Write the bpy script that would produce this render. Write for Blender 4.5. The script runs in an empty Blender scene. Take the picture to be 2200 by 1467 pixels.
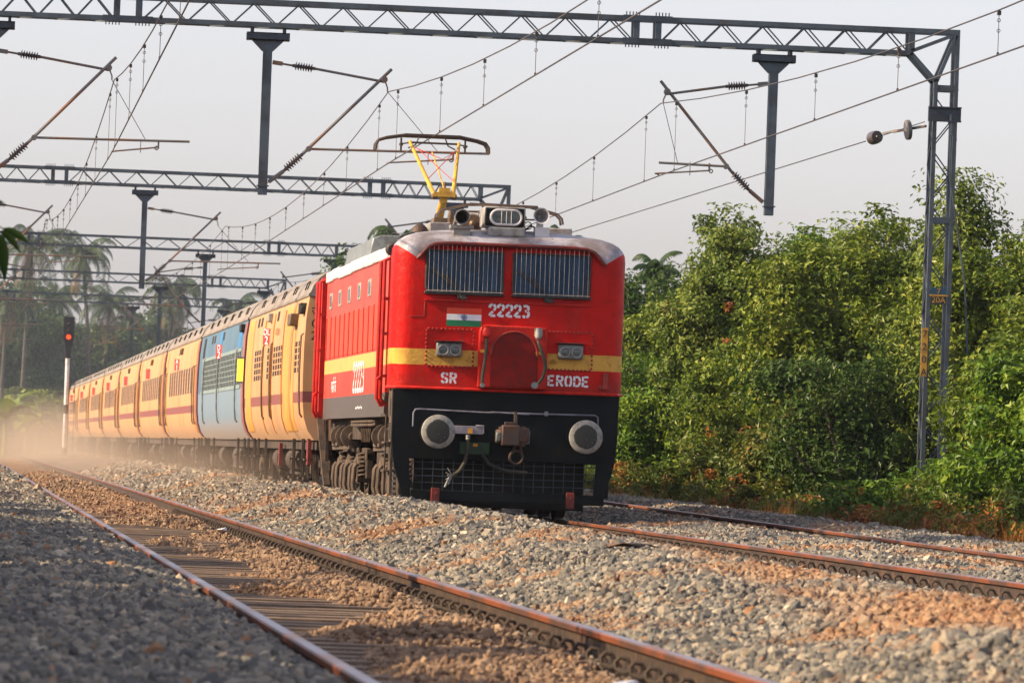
import bpy, math, random
import numpy as np
from mathutils import Vector, Matrix
R = math.radians
SC = bpy.context.scene
COL = SC.collection
random.seed(7)
RNG = np.random.default_rng(11)

# ---------------------------------------------------------------- camera, sky, sun, exposure
F_PX, ROLL, CAM_Z = 12300.0, R(2.1), 0.82
YAW = math.atan(1191.8 / math.hypot(F_PX, 245.3)); PITCH = math.atan(245.3 / F_PX)
cam_data = bpy.data.cameras.new("camera"); cam = bpy.data.objects.new("camera", cam_data); COL.objects.link(cam)
_d = Vector((math.sin(YAW) * math.cos(PITCH), math.cos(YAW) * math.cos(PITCH), math.sin(PITCH)))
_r = _d.cross(Vector((0, 0, 1))).normalized(); _u = _r.cross(_d)
_xc = _r * math.cos(ROLL) + _u * math.sin(ROLL); _yc = _u * math.cos(ROLL) - _r * math.sin(ROLL)
cam.matrix_world = Matrix(((_xc.x, _yc.x, -_d.x, 0), (_xc.y, _yc.y, -_d.y, 0), (_xc.z, _yc.z, -_d.z, CAM_Z), (0, 0, 0, 1)))
cam_data.sensor_width = 36.0; cam_data.lens = 36.0 * F_PX / 2200.0
cam_data.clip_start = 0.5; cam_data.clip_end = 4000
cam_data.dof.use_dof = True; cam_data.dof.focus_distance = 74.0; cam_data.dof.aperture_fstop = 9.5
SC.camera = cam

SUN_EL, SUN_AZ = R(31), R(-95)          # azimuth measured from +Y (down the line) towards +X
world = bpy.data.worlds.new("World"); SC.world = world; world.use_nodes = True
wn = world.node_tree; wn.nodes.clear()
sky = wn.nodes.new("ShaderNodeTexSky"); sky.sky_type = 'NISHITA'; sky.sun_disc = False
sky.sun_elevation = SUN_EL; sky.sun_rotation = SUN_AZ; sky.air_density = 1.3; sky.dust_density = 1.5; sky.ozone_density = 3.0
hs = wn.nodes.new("ShaderNodeHueSaturation"); hs.inputs['Saturation'].default_value = 0.38
bg = wn.nodes.new("ShaderNodeBackground"); bg.inputs['Strength'].default_value = 0.112
wo = wn.nodes.new("ShaderNodeOutputWorld")
tint = wn.nodes.new("ShaderNodeMix"); tint.data_type = 'RGBA'; tint.blend_type = 'MULTIPLY'; tint.inputs[0].default_value = 1.0; tint.inputs[7].default_value = (1.01, .965, 1.06, 1)
wn.links.new(sky.outputs[0], hs.inputs['Color']); wn.links.new(hs.outputs[0], tint.inputs[6]); wn.links.new(tint.outputs[2], bg.inputs[0]); wn.links.new(bg.outputs[0], wo.inputs[0])
sun_d = bpy.data.lights.new("sun", 'SUN'); sun_d.energy = 5.0; sun_d.angle = R(0.6); sun_d.color = (1.0, 0.78, 0.51)
sun = bpy.data.objects.new("sun", sun_d); COL.objects.link(sun)
SUN_DIR = Vector((math.sin(SUN_AZ) * math.cos(SUN_EL), math.cos(SUN_AZ) * math.cos(SUN_EL), math.sin(SUN_EL)))
sun.rotation_euler = SUN_DIR.to_track_quat('Z', 'Y').to_euler()
SC.view_settings.view_transform = 'Standard'; SC.view_settings.look = 'None'
SC.view_settings.exposure = 0.95; SC.view_settings.gamma = 1.0
SC.cycles.use_denoising = True
SC.cycles.max_bounces = 6; SC.cycles.volume_bounces = 0; SC.cycles.transparent_max_bounces = 8
SC.cycles.caustics_reflective = False; SC.cycles.caustics_refractive = False

# ---------------------------------------------------------------- mesh helpers
class MB:
    def __init__(s): s.v = []; s.f = []; s.m = []; s.mi = 0
    def add(s, vs, fs):
        b = len(s.v); s.v += [tuple(p) for p in vs]
        for q in fs: s.f.append([b + i for i in q]); s.m.append(s.mi)
        return s
    def box(s, x0, x1, y0, y1, z0, z1):
        v = [(x0,y0,z0),(x1,y0,z0),(x1,y1,z0),(x0,y1,z0),(x0,y0,z1),(x1,y0,z1),(x1,y1,z1),(x0,y1,z1)]
        return s.add(v, [(3,2,1,0),(4,5,6,7),(0,1,5,4),(1,2,6,5),(2,3,7,6),(3,0,4,7)])
    def bar(s, p0, p1, w, h, up=(0,0,1)):
        p0 = Vector(p0); p1 = Vector(p1); d = (p1 - p0).normalized(); u = Vector(up)
        if abs(d.dot(u)) > 0.97: u = Vector((1,0,0)) if abs(d.x) < .9 else Vector((0,1,0))
        a = d.cross(u).normalized(); b = a.cross(d)
        v = [p + a * sx * w / 2 + b * sy * h / 2 for p in (p0, p1) for sx, sy in ((-1,-1),(1,-1),(1,1),(-1,1))]
        return s.add(v, [(3,2,1,0),(4,5,6,7),(0,1,5,4),(1,2,6,5),(2,3,7,6),(3,0,4,7)])
    def tube(s, pts, r, n=8, closed=False):
        pts = [Vector(p) for p in pts]; k = len(pts); rs = r if isinstance(r, (list, tuple)) else [r] * k
        vs = []; fs = []; a = None
        for i, p in enumerate(pts):
            if closed: t = (pts[(i+1) % k] - pts[i-1])
            else: t = pts[min(i+1, k-1)] - pts[max(i-1, 0)]
            t.normalize()
            if a is None:
                a = t.cross(Vector((0,0,1)))
                if a.length < .05: a = t.cross(Vector((1,0,0)))
            a = (a - t * a.dot(t)).normalized(); b = t.cross(a)
            for j in range(n):
                th = 2 * math.pi * j / n
                vs.append(p + (a * math.cos(th) + b * math.sin(th)) * rs[i])
        for i in range(k if closed else k - 1):
            i2 = (i + 1) % k
            for j in range(n):
                j2 = (j + 1) % n; fs.append((i*n+j, i*n+j2, i2*n+j2, i2*n+j))
        if not closed: fs.append(tuple(range(n))[::-1]); fs.append(tuple((k-1)*n + j for j in range(n)))
        return s.add(vs, fs)
    def lathe(s, o, d, prof, n=24):
        o = Vector(o); d = Vector(d).normalized()
        a = d.cross(Vector((0,0,1)))
        if a.length < .05: a = d.cross(Vector((1,0,0)))
        a.normalize(); b = d.cross(a); vs = []; fs = []; k = len(prof)
        for (r, t) in prof:
            for j in range(n):
                th = 2 * math.pi * j / n; vs.append(o + d * t + (a * math.cos(th) + b * math.sin(th)) * max(r, 1e-4))
        for i in range(k - 1):
            for j in range(n):
                j2 = (j + 1) % n; fs.append((i*n+j, i*n+j2, (i+1)*n+j2, (i+1)*n+j))
        fs.append(tuple(range(n))[::-1]); fs.append(tuple((k-1)*n + j for j in range(n)))
        return s.add(vs, fs)
    def prism(s, poly, d0, d1, plane='xz'):
        n = len(poly)
        def P(u, w, d): return (u, d, w) if plane == 'xz' else ((d, u, w) if plane == 'yz' else (u, w, d))
        vs = [P(u, w, d0) for u, w in poly] + [P(u, w, d1) for u, w in poly]
        fs = [tuple(range(n)), tuple(range(n, 2*n))[::-1]] + [(i, n+i, n+(i+1) % n, (i+1) % n) for i in range(n)]
        return s.add(vs, fs)
    def torus(s, c, ax, R0, r, n=20, m=8, a0=0, a1=2*math.pi):
        c = Vector(c); ax = Vector(ax).normalized(); a = ax.cross(Vector((0,0,1)))
        if a.length < .05: a = ax.cross(Vector((1,0,0)))
        a.normalize(); b = ax.cross(a); full = abs(a1 - a0 - 2*math.pi) < 1e-4
        k = n if full else n + 1
        pts = [c + (a * math.cos(a0 + (a1-a0)*i/n) + b * math.sin(a0 + (a1-a0)*i/n)) * R0 for i in range(k)]
        return s.tube(pts, r, m, closed=full)
    def ribbon(s, pts, w, y, flip=False):
        """flat stroke in the x-z plane at depth y"""
        k = len(pts); vs = []; P = [Vector((p[0], p[1])) for p in pts]
        for i in range(k):
            t0 = (P[i] - P[i-1]).normalized() if i else (P[1] - P[0]).normalized()
            t1 = (P[i+1] - P[i]).normalized() if i < k-1 else t0
            t = (t0 + t1).normalized(); nrm = Vector((-t.y, t.x)); sc = 1 / max(.5, abs(t.dot(t0)))
            a = P[i] + nrm * w/2 * sc; b = P[i] - nrm * w/2 * sc
            vs += [(a.x, y, a.y), (b.x, y, b.y)]
        return s.add(vs, [(2*i, 2*i+2, 2*i+3, 2*i+1) for i in range(k-1)])
    def build(s, name, mats, parent=None, bevel=0, smooth=35, loc=None):
        me = bpy.data.meshes.new(name); me.from_pydata(s.v, [], s.f)
        if not isinstance(mats, (list, tuple)): mats = [mats]
        for m in mats: me.materials.append(m)
        if len(mats) > 1: me.polygons.foreach_set('material_index', s.m)
        o = bpy.data.objects.new(name, me); COL.objects.link(o)
        import bmesh
        bm = bmesh.new(); bm.from_mesh(me); bmesh.ops.recalc_face_normals(bm, faces=bm.faces); bm.to_mesh(me); bm.free()
        if smooth:
            me.shade_smooth(); me.set_sharp_from_angle(angle=R(smooth))
        if parent: o.parent = parent
        if loc: o.location = loc
        if bevel:
            b = o.modifiers.new('bevel', 'BEVEL'); b.width = bevel; b.segments = 2; b.limit_method = 'ANGLE'; b.angle_limit = R(40)
        return o

def build_each(mb, name, mats, parent=None, **kw):
    """every separate piece of mb becomes an object of its own"""
    par = list(range(len(mb.v)))
    def find(i):
        while par[i] != i: par[i] = par[par[i]]; i = par[i]
        return i
    for f in mb.f:
        for q in f[1:]: par[find(q)] = find(f[0])
    groups = {}
    for k, f in enumerate(mb.f): groups.setdefault(find(f[0]), []).append(k)
    for ks in groups.values():
        m2 = MB(); idx = {}
        for k in ks:
            g = []
            for q in mb.f[k]:
                if q not in idx: idx[q] = len(m2.v); m2.v.append(mb.v[q])
                g.append(idx[q])
            m2.f.append(g); m2.m.append(mb.m[k])
        m2.build(name, mats, parent, **kw)

def arrays_mesh(name, v, f, mat, parent=None, smooth=False):
    """v (n,3) float, f (m,k) int"""
    me = bpy.data.meshes.new(name); n, k = f.shape
    me.vertices.add(len(v)); me.vertices.foreach_set('co', np.ascontiguousarray(v, dtype=np.float32).ravel())
    me.loops.add(n * k); me.loops.foreach_set('vertex_index', np.ascontiguousarray(f, dtype=np.int32).ravel())
    me.polygons.add(n); me.polygons.foreach_set('loop_start', np.arange(0, n*k, k, dtype=np.int32))
    me.polygons.foreach_set('use_smooth', np.full(n, smooth, dtype=bool))
    me.update(calc_edges=True); me.materials.append(mat)
    o = bpy.data.objects.new(name, me); COL.objects.link(o)
    if parent: o.parent = parent
    return o

def tag(o, label=None, cat=None, group=None, kind=None):
    if label: o['label'] = label
    if cat: o['category'] = cat
    if group: o['group'] = group
    if kind: o['kind'] = kind
    return o
def thing(name, label, cat, loc=(0,0,0), group=None, rz=0):
    o = bpy.data.objects.new(name, None); COL.objects.link(o); o.location = loc; o.rotation_euler = (0,0,rz)
    o.empty_display_size = .3
    return tag(o, label, cat, group)
def dup(root, loc, label=None, children=None):
    r = root.copy(); COL.objects.link(r); r.location = loc
    if label: r['label'] = label
    for ch in list(root.children):
        c = ch.copy(); COL.objects.link(c); c.parent = r
        for g in ch.children:
            d = g.copy(); COL.objects.link(d); d.parent = c
    return r

# ---------------------------------------------------------------- material helpers
class G:
    def __init__(s, name):
        s.mat = bpy.data.materials.new(name); s.mat.use_nodes = True; s.t = s.mat.node_tree; s.t.nodes.clear()
        s.out = s.n('ShaderNodeOutputMaterial'); s.tc = None
    def n(s, t): return s.t.nodes.new(t)
    def l(s, a, b):
        if hasattr(a, 'is_output'): s.t.links.new(a, b)
        else: b.default_value = a
    def co(s):
        if not s.tc: s.tc = s.n('ShaderNodeTexCoord')
        return s.tc.outputs['Object']
    def xyz(s):
        q = s.n('ShaderNodeSeparateXYZ'); s.l(s.co(), q.inputs[0]); return q.outputs
    def m(s, op, a, b=0.0, c=None, clamp=False):
        q = s.n('ShaderNodeMath'); q.operation = op; q.use_clamp = clamp; s.l(a, q.inputs[0]); s.l(b, q.inputs[1])
        if c is not None: s.l(c, q.inputs[2])
        return q.outputs[0]
    def step(s, x, lo, hi):
        q = s.n('ShaderNodeMapRange'); q.interpolation_type = 'SMOOTHSTEP'; s.l(x, q.inputs[0])
        q.inputs[1].default_value = lo; q.inputs[2].default_value = hi; return q.outputs[0]
    def noise(s, sc=5, det=4, rough=.6, vec=None, stretch=None, w=0):
        q = s.n('ShaderNodeTexNoise'); q.inputs['Scale'].default_value = sc; q.inputs['Detail'].default_value = det; q.inputs['Roughness'].default_value = rough
        v = vec or s.co()
        if stretch or w:
            mp = s.n('ShaderNodeMapping'); s.l(v, mp.inputs[0]); mp.inputs['Scale'].default_value = stretch or (1,1,1); mp.inputs['Location'].default_value = (w,w,w); v = mp.outputs[0]
        s.l(v, q.inputs['Vector']); return q.outputs['Fac']
    def vor(s, sc=5, feat='F1', out='Distance'):
        q = s.n('ShaderNodeTexVoronoi'); q.inputs['Scale'].default_value = sc; q.feature = feat; s.l(s.co(), q.inputs['Vector']); return q.outputs[out]
    def mix(s, f, a, b):
        q = s.n('ShaderNodeMix'); q.data_type = 'RGBA'; s.l(f, q.inputs[0])
        for i, c in ((6, a), (7, b)):
            if isinstance(c, (tuple, list)): q.inputs[i].default_value = (*c[:3], 1)
            else: s.l(c, q.inputs[i])
        return q.outputs[2]
    def isl(s): 
        q = s.n('ShaderNodeNewGeometry'); return q.outputs['Random Per Island']
    def bump(s, h, dist=.01, strength=1.0):
        q = s.n('ShaderNodeBump'); q.inputs['Distance'].default_value = dist; q.inputs['Strength'].default_value = strength; s.l(h, q.inputs['Height']); return q.outputs[0]
    def bsdf(s, col, rough=.6, metal=0, normal=None, spec=.4, coat=0):
        q = s.n('ShaderNodeBsdfPrincipled')
        if isinstance(col, (tuple, list)): q.inputs['Base Color'].default_value = (*col[:3], 1)
        else: s.l(col, q.inputs['Base Color'])
        s.l(rough, q.inputs['Roughness']); s.l(metal, q.inputs['Metallic']); q.inputs['Specular IOR Level'].default_value = spec
        if coat: q.inputs['Coat Weight'].default_value = coat; q.inputs['Coat Roughness'].default_value = .25
        if normal: s.l(normal, q.inputs['Normal'])
        s.l(q.outputs[0], s.out.inputs[0]); return q

def M(name, c1, c2=None, rough=.6, metal=0, ns=4, lo=.4, hi=.65, bump=0, bs=40, spec=.4, stretch=None):
    g = G(name)
    if c2 is None: c2 = tuple(c * .72 for c in c1)
    f = g.step(g.noise(ns, 6, .65, stretch=stretch), lo, hi)
    nb = g.bump(g.noise(bs, 4), bump) if bump else None
    g.bsdf(g.mix(f, c1, c2), rough, metal, nb, spec); return g.mat

MAT = {}
g = G('galvanised steel'); c = g.mix(g.step(g.noise(1.7, 6, .65), .38, .7), (.080,.105,.13), (.045,.05,.055)); c = g.mix(g.m('MULTIPLY', g.step(g.noise(2.3, 7, .75, w=5.0), .56, .70), .75), c, (.11,.07,.045)); c = g.mix(g.m('MULTIPLY', g.step(g.noise(7, 4, .7, stretch=(1, 1, .15)), .6, .75), .5), c, (.17,.19,.20))
g.bsdf(c, .55, .25, g.bump(g.noise(40), .002), .4); MAT['galv'] = g.mat
MAT['galv_dark'] = M('dark painted steel', (.05,.065,.085), (.03,.037,.045), .5, .2, 3)
MAT['tube_steel'] = M('weathered steel tube', (.16,.15,.14), (.22,.11,.06), .5, .4, 1.6, .45, .6)
MAT['wire'] = M('dark copper wire', (.05,.045,.045), (.09,.06,.05), .45, .4, 1)
MAT['porcelain'] = M('brown insulator', (.06,.05,.05), (.1,.07,.06), .3, 0, 3)
MAT['black'] = M('black underframe paint', (.0045,.007,.009), (.011,.011,.010), .55, 0, 3, .45, .7, bump=.002, spec=.12)
MAT['grime'] = M('dusty brown grime', (.075,.05,.034), (.028,.021,.017), .8, 0, 5, .35, .65, bump=.003)
MAT['grime_light'] = M('pale road dust', (.115,.078,.056), (.032,.024,.019), .85, 0, 4, .35, .7, bump=.003)
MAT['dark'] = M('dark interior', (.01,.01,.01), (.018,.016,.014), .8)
MAT['white'] = M('white stencil paint', (.75,.75,.78), (.55,.53,.52), .6, 0, 14, .45, .7)
MAT['rubber'] = M('black rubber', (.02,.02,.02), (.045,.04,.035), .7, 0, 12)
MAT['hose'] = M('olive rubber hose', (.055,.046,.03), (.03,.027,.02), .6, 0, 9)
MAT['silver'] = M('aluminium paint', (.62,.60,.60), (.36,.33,.31), .45, .2, 2.2, .45, .75, bump=.004, bs=12)
MAT['chrome_grey'] = M('grey painted casting', (.20,.22,.22), (.12,.125,.12), .45, .3, 6, bump=.002)
MAT['redpipe'] = M('red painted pipe', (.52,.02,.012), (.35,.015,.01), .4, 0, 8)
MAT['redtag'] = M('dull red bracket', (.20,.022,.015), (.10,.022,.016), .6, 0, 10)
MAT['yellowpipe'] = M('ochre pantograph paint', (.66,.36,.035), (.45,.22,.03), .45, 0, 5)
MAT['panto'] = M('sooty collector strip', (.055,.04,.033), (.10,.06,.04), .5, .3, 4)
MAT['brass'] = M('dark bronze', (.12,.08,.05), (.2,.12,.06), .5, .4, 6)
MAT['rustbrown'] = M('rusty casting', (.085,.042,.027), (.05,.044,.04), .6, .3, 9, bump=.006, bs=25)
MAT['greybox'] = M('grey roof fitting', (.30,.29,.27), (.17,.15,.13), .6, 0, 5, bump=.002)
MAT['trunk'] = M('bark', (.15,.11,.08), (.08,.06,.045), .9, 0, 6, bump=.02, bs=14)
MAT['palm_trunk'] = M('grey palm bark', (.085,.070,.055), (.05,.042,.034), .9, 0, 3, bump=.02, bs=10)
MAT['sleeper'] = M('dusty concrete sleeper', (.19,.135,.095), (.12,.08,.052), .9, 0, 3, bump=.004)
MAT['green_box'] = M('dark green box', (.012,.055,.018), (.008,.03,.012), .5)
MAT['sticker'] = M('orange sticker', (.75,.36,.03), (.6,.25,.02), .6)
MAT['plastic_white'] = M('white plastic', (.75,.75,.75), (.6,.6,.62), .4)
MAT['sign_blue'] = M('blue enamel', (.02,.075,.12), (.015,.05,.08), .4)
MAT['sign_black'] = M('black enamel', (.025,.025,.03), (.04,.04,.04), .4)
MAT['sign_yellow'] = M('yellow sign paint', (.52,.27,.025), (.40,.20,.02), .5)
MAT['saffron'] = M('orange red flag band', (.75,.06,.015), (.66,.05,.015), .45)
MAT['flagwhite'] = M('white flag band', (.74,.76,.78), (.66,.68,.7), .45)
MAT['flaggreen'] = M('green flag band', (.01,.19,.07), (.01,.15,.06), .45)
MAT['flagblue'] = M('navy wheel', (.04,.08,.32), (.04,.07,.28), .45)

# ---------------------------------------------------------------- lettering (stroke stencil)
GLY = {
 '2': [[(.06,.70),(.08,.86),(.20,.95),(.32,.95)], [(.38,.95),(.50,.88),(.54,.74),(.50,.60),(.42,.50)], [(.36,.43),(.12,.20),(.07,.06)], [(.14,.07),(.56,.07)]],
 '3': [[(.07,.93),(.36,.93),(.50,.85),(.52,.72),(.46,.60)], [(.22,.53),(.34,.53)], [(.44,.50),(.54,.38),(.54,.22),(.46,.10),(.34,.06)], [(.26,.06),(.14,.07),(.06,.18)]],
 'S': [[(.53,.74),(.50,.88),(.38,.94)], [(.30,.94),(.14,.90),(.07,.76),(.10,.62),(.24,.54)], [(.32,.50),(.48,.42),(.54,.28),(.50,.14),(.38,.06)], [(.30,.06),(.14,.10),(.06,.26)]],
 'R': [[(.09,.0),(.09,.44)], [(.09,.52),(.09,.93),(.30,.93)], [(.38,.93),(.52,.86),(.54,.70),(.48,.55),(.36,.50),(.18,.48)], [(.34,.44),(.54,.0)]],
 'E': [[(.09,.02),(.09,.44)], [(.09,.54),(.09,.98)], [(.20,.93),(.54,.93)], [(.20,.50),(.46,.50)], [(.20,.07),(.54,.07)]],
 'O': [[(.26,.94),(.14,.88),(.08,.70),(.08,.30),(.14,.12),(.26,.06)], [(.36,.06),(.48,.12),(.54,.30),(.54,.70),(.48,.88),(.36,.94)]],
 'D': [[(.09,.02),(.09,.44)], [(.09,.54),(.09,.98)], [(.20,.94),(.42,.90),(.54,.74),(.55,.54)], [(.55,.46),(.54,.26),(.42,.10),(.20,.06)]],
}
def stencil(mb, s, x0, z0, h, w, y, sw=.15, to=None):
    """letters from x0 to x0+w"""
    n = len(s); cw = w / n
    for i, ch in enumerate(s):
        for st in GLY[ch]:
            pts = [(x0 + i * cw + px / .62 * cw * .86, z0 + pz * h) for px, pz in st]
            mb.ribbon(pts, sw * h, y)
def text(name, s, size, mat, parent, loc, rot, ext=.002, align='CENTER', sx=1):
    c = bpy.data.curves.new(name, 'FONT'); c.body = s; c.size = size; c.extrude = ext; c.align_x = align; c.align_y = 'CENTER'
    c.materials.append(mat); o = bpy.data.objects.new(name, c); COL.objects.link(o); dg = bpy.context.evaluated_depsgraph_get(); me = bpy.data.meshes.new_from_object(o.evaluated_get(dg)); bpy.data.objects.remove(o)
    o = bpy.data.objects.new(name, me); COL.objects.link(o); o.location = loc; o.rotation_euler = rot; o.scale = (sx, 1, 1)
    o.parent = parent; return o

# ---------------------------------------------------------------- ground form
GX = [-400,-60,-30,-8,-3.2,-1.2,0,1.2,1.52,1.72,2.1,2.5,3.0,3.28,3.47,3.7,4.3,4.9,5.45,5.8,6.1,6.33,6.5,7.2,7.9,8.02,8.2,8.7,9.8,10.6,10.95,11.2,11.6,12.4,13.2,14,16,60,400]
GZ = [-2.5,-2.2,-1.6,-.8,-.5,-.12,-.02,-.05,-.10,-.285,-.285,-.265,-.24,-.25,-.23,-.15,-.01,.13,.21,.17,.04,-.10,-.15,-.12,-.15,-.17,-.14,-.06,-.04,-.06,-.12,-.12,.0,-.0,-.12,-.3,-.35,-.4,-.4]
_vt = np.random.default_rng(3).random((256, 256))
def vnoise(x, y):
    xi = np.floor(x).astype(int); yi = np.floor(y).astype(int); fx = x - xi; fy = y - yi
    fx = fx*fx*(3-2*fx); fy = fy*fy*(3-2*fy); a = lambda i, j: _vt[(xi+i) & 255, (yi+j) & 255]
    return (a(0,0)*(1-fx)+a(1,0)*fx)*(1-fy) + (a(0,1)*(1-fx)+a(1,1)*fx)*fy
def sstep(x, a, b):
    t = np.clip((x-a)/(b-a), 0, 1); return t*t*(3-2*t)
def grade(y): return np.clip(.0036*(np.asarray(y, float)-59), -.12, .35)
def gz(x, y):
    x = np.asarray(x, float); y = np.asarray(y, float)
    z = np.interp(x, GX, GZ)
    z = z + sstep(x, 9.4, 10.8) * (grade(y) - .03)
    bump = np.exp(-((x-5.4)/.95)**2) * (1 - sstep(y, 36, 62)) * -.10
    far = 1 - .6*sstep(y, 120, 200)
    heap = (np.exp(-((x-4.6)/.75)**2)*.22 + np.exp(-((x-9.6)/.7)**2)*.12) * (vnoise(x*.9+7, y*.45) - .5) * far
    bed = np.exp(-((x-2.6)/.62)**4) * (.24*(vnoise(x*1.3+31, y*.55+5) - .56) + .06*(x-2.4))
    left = np.exp(-((x-.3)/1.0)**4) * .12 * (vnoise(x*.8+3, y*.35) - .5)
    return z + bump + heap + bed + left + .03*(vnoise(x*2.5, y*2.5)-.5) * ((x > -4) & (x < 13))

def soil_colors(g, stones):
    """orange soil patches over grey gravel, by world position"""
    x, y, z = g.xyz()
    n1 = g.noise(.55, 4, .6, stretch=(1, .45, 1)); n2 = g.noise(3.5, 5, .7)
    orange = g.step(g.m('ADD', n1, g.m('MULTIPLY', n2, .35)), .70, .82)
    gauge = g.m('MULTIPLY', g.step(x, 1.66, 1.9), g.m('SUBTRACT', 1, g.step(x, 3.1, 3.4)))
    xs = g.m('SUBTRACT', x, g.m('MULTIPLY', g.step(y, 28, 56), 1.3))
    strip = g.m('MULTIPLY', g.step(xs, 4.5, 5.1), g.m('SUBTRACT', 1, g.step(xs, 5.7, 6.3)))
    strip = g.m('MULTIPLY', strip, g.step(g.m('ADD', n1, g.m('MULTIPLY', n2, .25)), .48, .66)); strip = g.m('MULTIPLY', strip, g.m('SUBTRACT', 1, g.step(y, 62, 72)))
    orange = g.m('MULTIPLY', orange, g.step(x, 1.5, 1.9))
    return orange, gauge, strip
g = G('ground earth')
o_, ga_, st_ = soil_colors(g, False)
c = g.mix(g.noise(9, 6, .7), (.17,.145,.12), (.075,.066,.06)); c = g.mix(g.m('MULTIPLY', o_, .8), c, (.24,.115,.05)); c = g.mix(g.m('MULTIPLY', ga_, .75), c, (.21,.125,.07))
x_, y_, z_ = g.xyz()
verge = g.step(g.m('ADD', x_, g.m('MULTIPLY', g.noise(.8), 1.6)), 13.8, 14.8); c = g.mix(verge, c, g.mix(g.noise(2), (.09,.07,.03), (.06,.075,.022)))
g.bsdf(c, .95, 0, g.bump(g.vor(16), .05), .2); MAT['ground'] = g.mat
g = G('ballast stone')
o_, ga_, st_ = soil_colors(g, True); rnd = g.isl()
q = g.n('ShaderNodeValToRGB'); g.l(rnd, q.inputs[0]); e = q.color_ramp.elements
e[0].position = 0; e[0].color = (.085,.088,.088,1); e[1].position = 1; e[1].color = (.62,.55,.42,1)
for p_, c_ in ((.945,(.40,.34,.25)),(.952,(.33,.16,.07)),(.968,(.32,.165,.08)),(.975,(.45,.39,.29)),(.25,(.125,.126,.118)),(.5,(.205,.190,.158)),(.75,(.32,.288,.228)),(.9,(.35,.29,.22))):
    a_ = e.new(p_); a_.color = (*c_, 1)
c = q.outputs[0]
c = g.mix(g.m('MULTIPLY', g.m('MAXIMUM', o_, st_), .82), c, g.mix(rnd, (.30,.125,.045), (.42,.24,.115)))
c = g.mix(g.m('MULTIPLY', ga_, .70), c, g.mix(rnd, (.19,.088,.036), (.40,.23,.115)))
g.bsdf(g.mix(g.m('MULTIPLY', g.noise(60, 4), .5), c, (.12,.10,.085)), .9, 0, g.bump(g.noise(90, 3), .006), .25); MAT['stone'] = g.mat

def build_ground():
    xs = np.unique(np.concatenate([np.array(GX), np.linspace(-4, 14, 121), np.linspace(14, 60, 30), [-200, 120, 200]]))
    ys = np.unique(np.concatenate([[-80, -20, 5], np.linspace(15, 110, 240), np.linspace(111, 340, 100), [400, 500, 700, 1000]]))
    X, Y = np.meshgrid(xs, ys); Z = gz(X, Y) - .015
    v = np.stack([X, Y, Z], -1).reshape(-1, 3); nx, ny = len(xs), len(ys)
    i = (np.arange(ny-1)[:, None]*nx + np.arange(nx-1)).ravel()
    o = arrays_mesh('ground', v, np.stack([i, i+1, i+1+nx, i+nx], -1), MAT['ground'], smooth=True)
    tag(o, 'brown earth under and beside the railway tracks', None, kind='structure')
build_ground()

# ---------------------------------------------------------------- ballast: loose crushed stone
PH = (1 + 5 ** .5) / 2
ICO_V = np.array([(-1,PH,0),(1,PH,0),(-1,-PH,0),(1,-PH,0),(0,-1,PH),(0,1,PH),(0,-1,-PH),(0,1,-PH),(PH,0,-1),(PH,0,1),(-PH,0,-1),(-PH,0,1)]) / math.hypot(1, PH)
ICO_F = np.array([(0,11,5),(0,5,1),(0,1,7),(0,7,10),(0,10,11),(1,5,9),(5,11,4),(11,10,2),(10,7,6),(7,1,8),(3,9,4),(3,4,2),(3,2,6),(3,6,8),(3,8,9),(4,9,5),(2,4,11),(6,2,10),(8,6,7),(9,8,1)])
OCT_V = np.array([(-1,-1,-1),(1,-1,-1),(1,1,-1),(-1,1,-1),(-1,-1,1),(1,-1,1),(1,1,1),(-1,1,1)]) / 1.5
OCT_F = np.array([(0,2,1),(0,3,2),(4,5,6),(4,6,7),(0,1,5),(0,5,4),(1,2,6),(1,6,5),(2,3,7),(2,7,6),(3,0,4),(3,4,7)])
def stones(P, size, base_v, base_f, rng):
    n, k = len(P), len(base_v)
    v = base_v[None] * (1 + .28*(rng.random((n, k, 1))*2-1)) + (rng.random((n, k, 3))-.5)*.22
    v = v * (np.stack([np.ones(n), .62+.3*rng.random(n), .48+.3*rng.random(n)], -1) * size[:, None])[:, None, :]
    qt = rng.normal(size=(n, 4)); qt[:, 0] *= 1.1; qt /= np.linalg.norm(qt, axis=1)[:, None]; w, x, y, z = qt.T
    Rm = np.stack([1-2*(y*y+z*z), 2*(x*y-z*w), 2*(x*z+y*w), 2*(x*y+z*w), 1-2*(x*x+z*z), 2*(y*z-x*w), 2*(x*z-y*w), 2*(y*z+x*w), 1-2*(x*x+y*y)], -1).reshape(n, 3, 3)
    v = np.einsum('nij,nkj->nki', Rm, v) + P[:, None, :]
    f = base_f[None] + (np.arange(n)*k)[:, None, None]
    return v.reshape(-1, 3), f.reshape(-1, 3)
def ballast_points(y0, y1, dens, rng):
    n = int((y1-y0) * 17 * dens); Y = y0 + (y1-y0)*rng.random(n); X = -2.5 + 17*rng.random(n)
    lo = np.maximum(.006*Y - 1.9, -2.4); hi = np.minimum(.19*Y + 1.5, 13.6 + .8*vnoise(Y*.5, Y*0+2))
    ok = (X > lo) & (X < hi)
    for rx, hw in ((1.64,.075),(3.38,.075),(6.35,.08),(8.09,.075),(11.1,.075)): ok &= np.abs(X-rx) > hw
    hid = (X > 6.45) & (X < 7.3); ok &= ~(hid & (rng.random(n) < .55))
    gauge = (X > 1.72) & (X < 3.3)          # soil and stones lie here only where they cover the sleepers
    cover = gz(X, Y) - (-.262 if True else 0)
    ok &= ~(gauge & (cover < .0) & (rng.random(n) < .62))
    X, Y = X[ok], Y[ok]
    return np.stack([X, Y, gz(X, Y) + rng.normal(0, .008, len(X)) - .006], -1)
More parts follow.
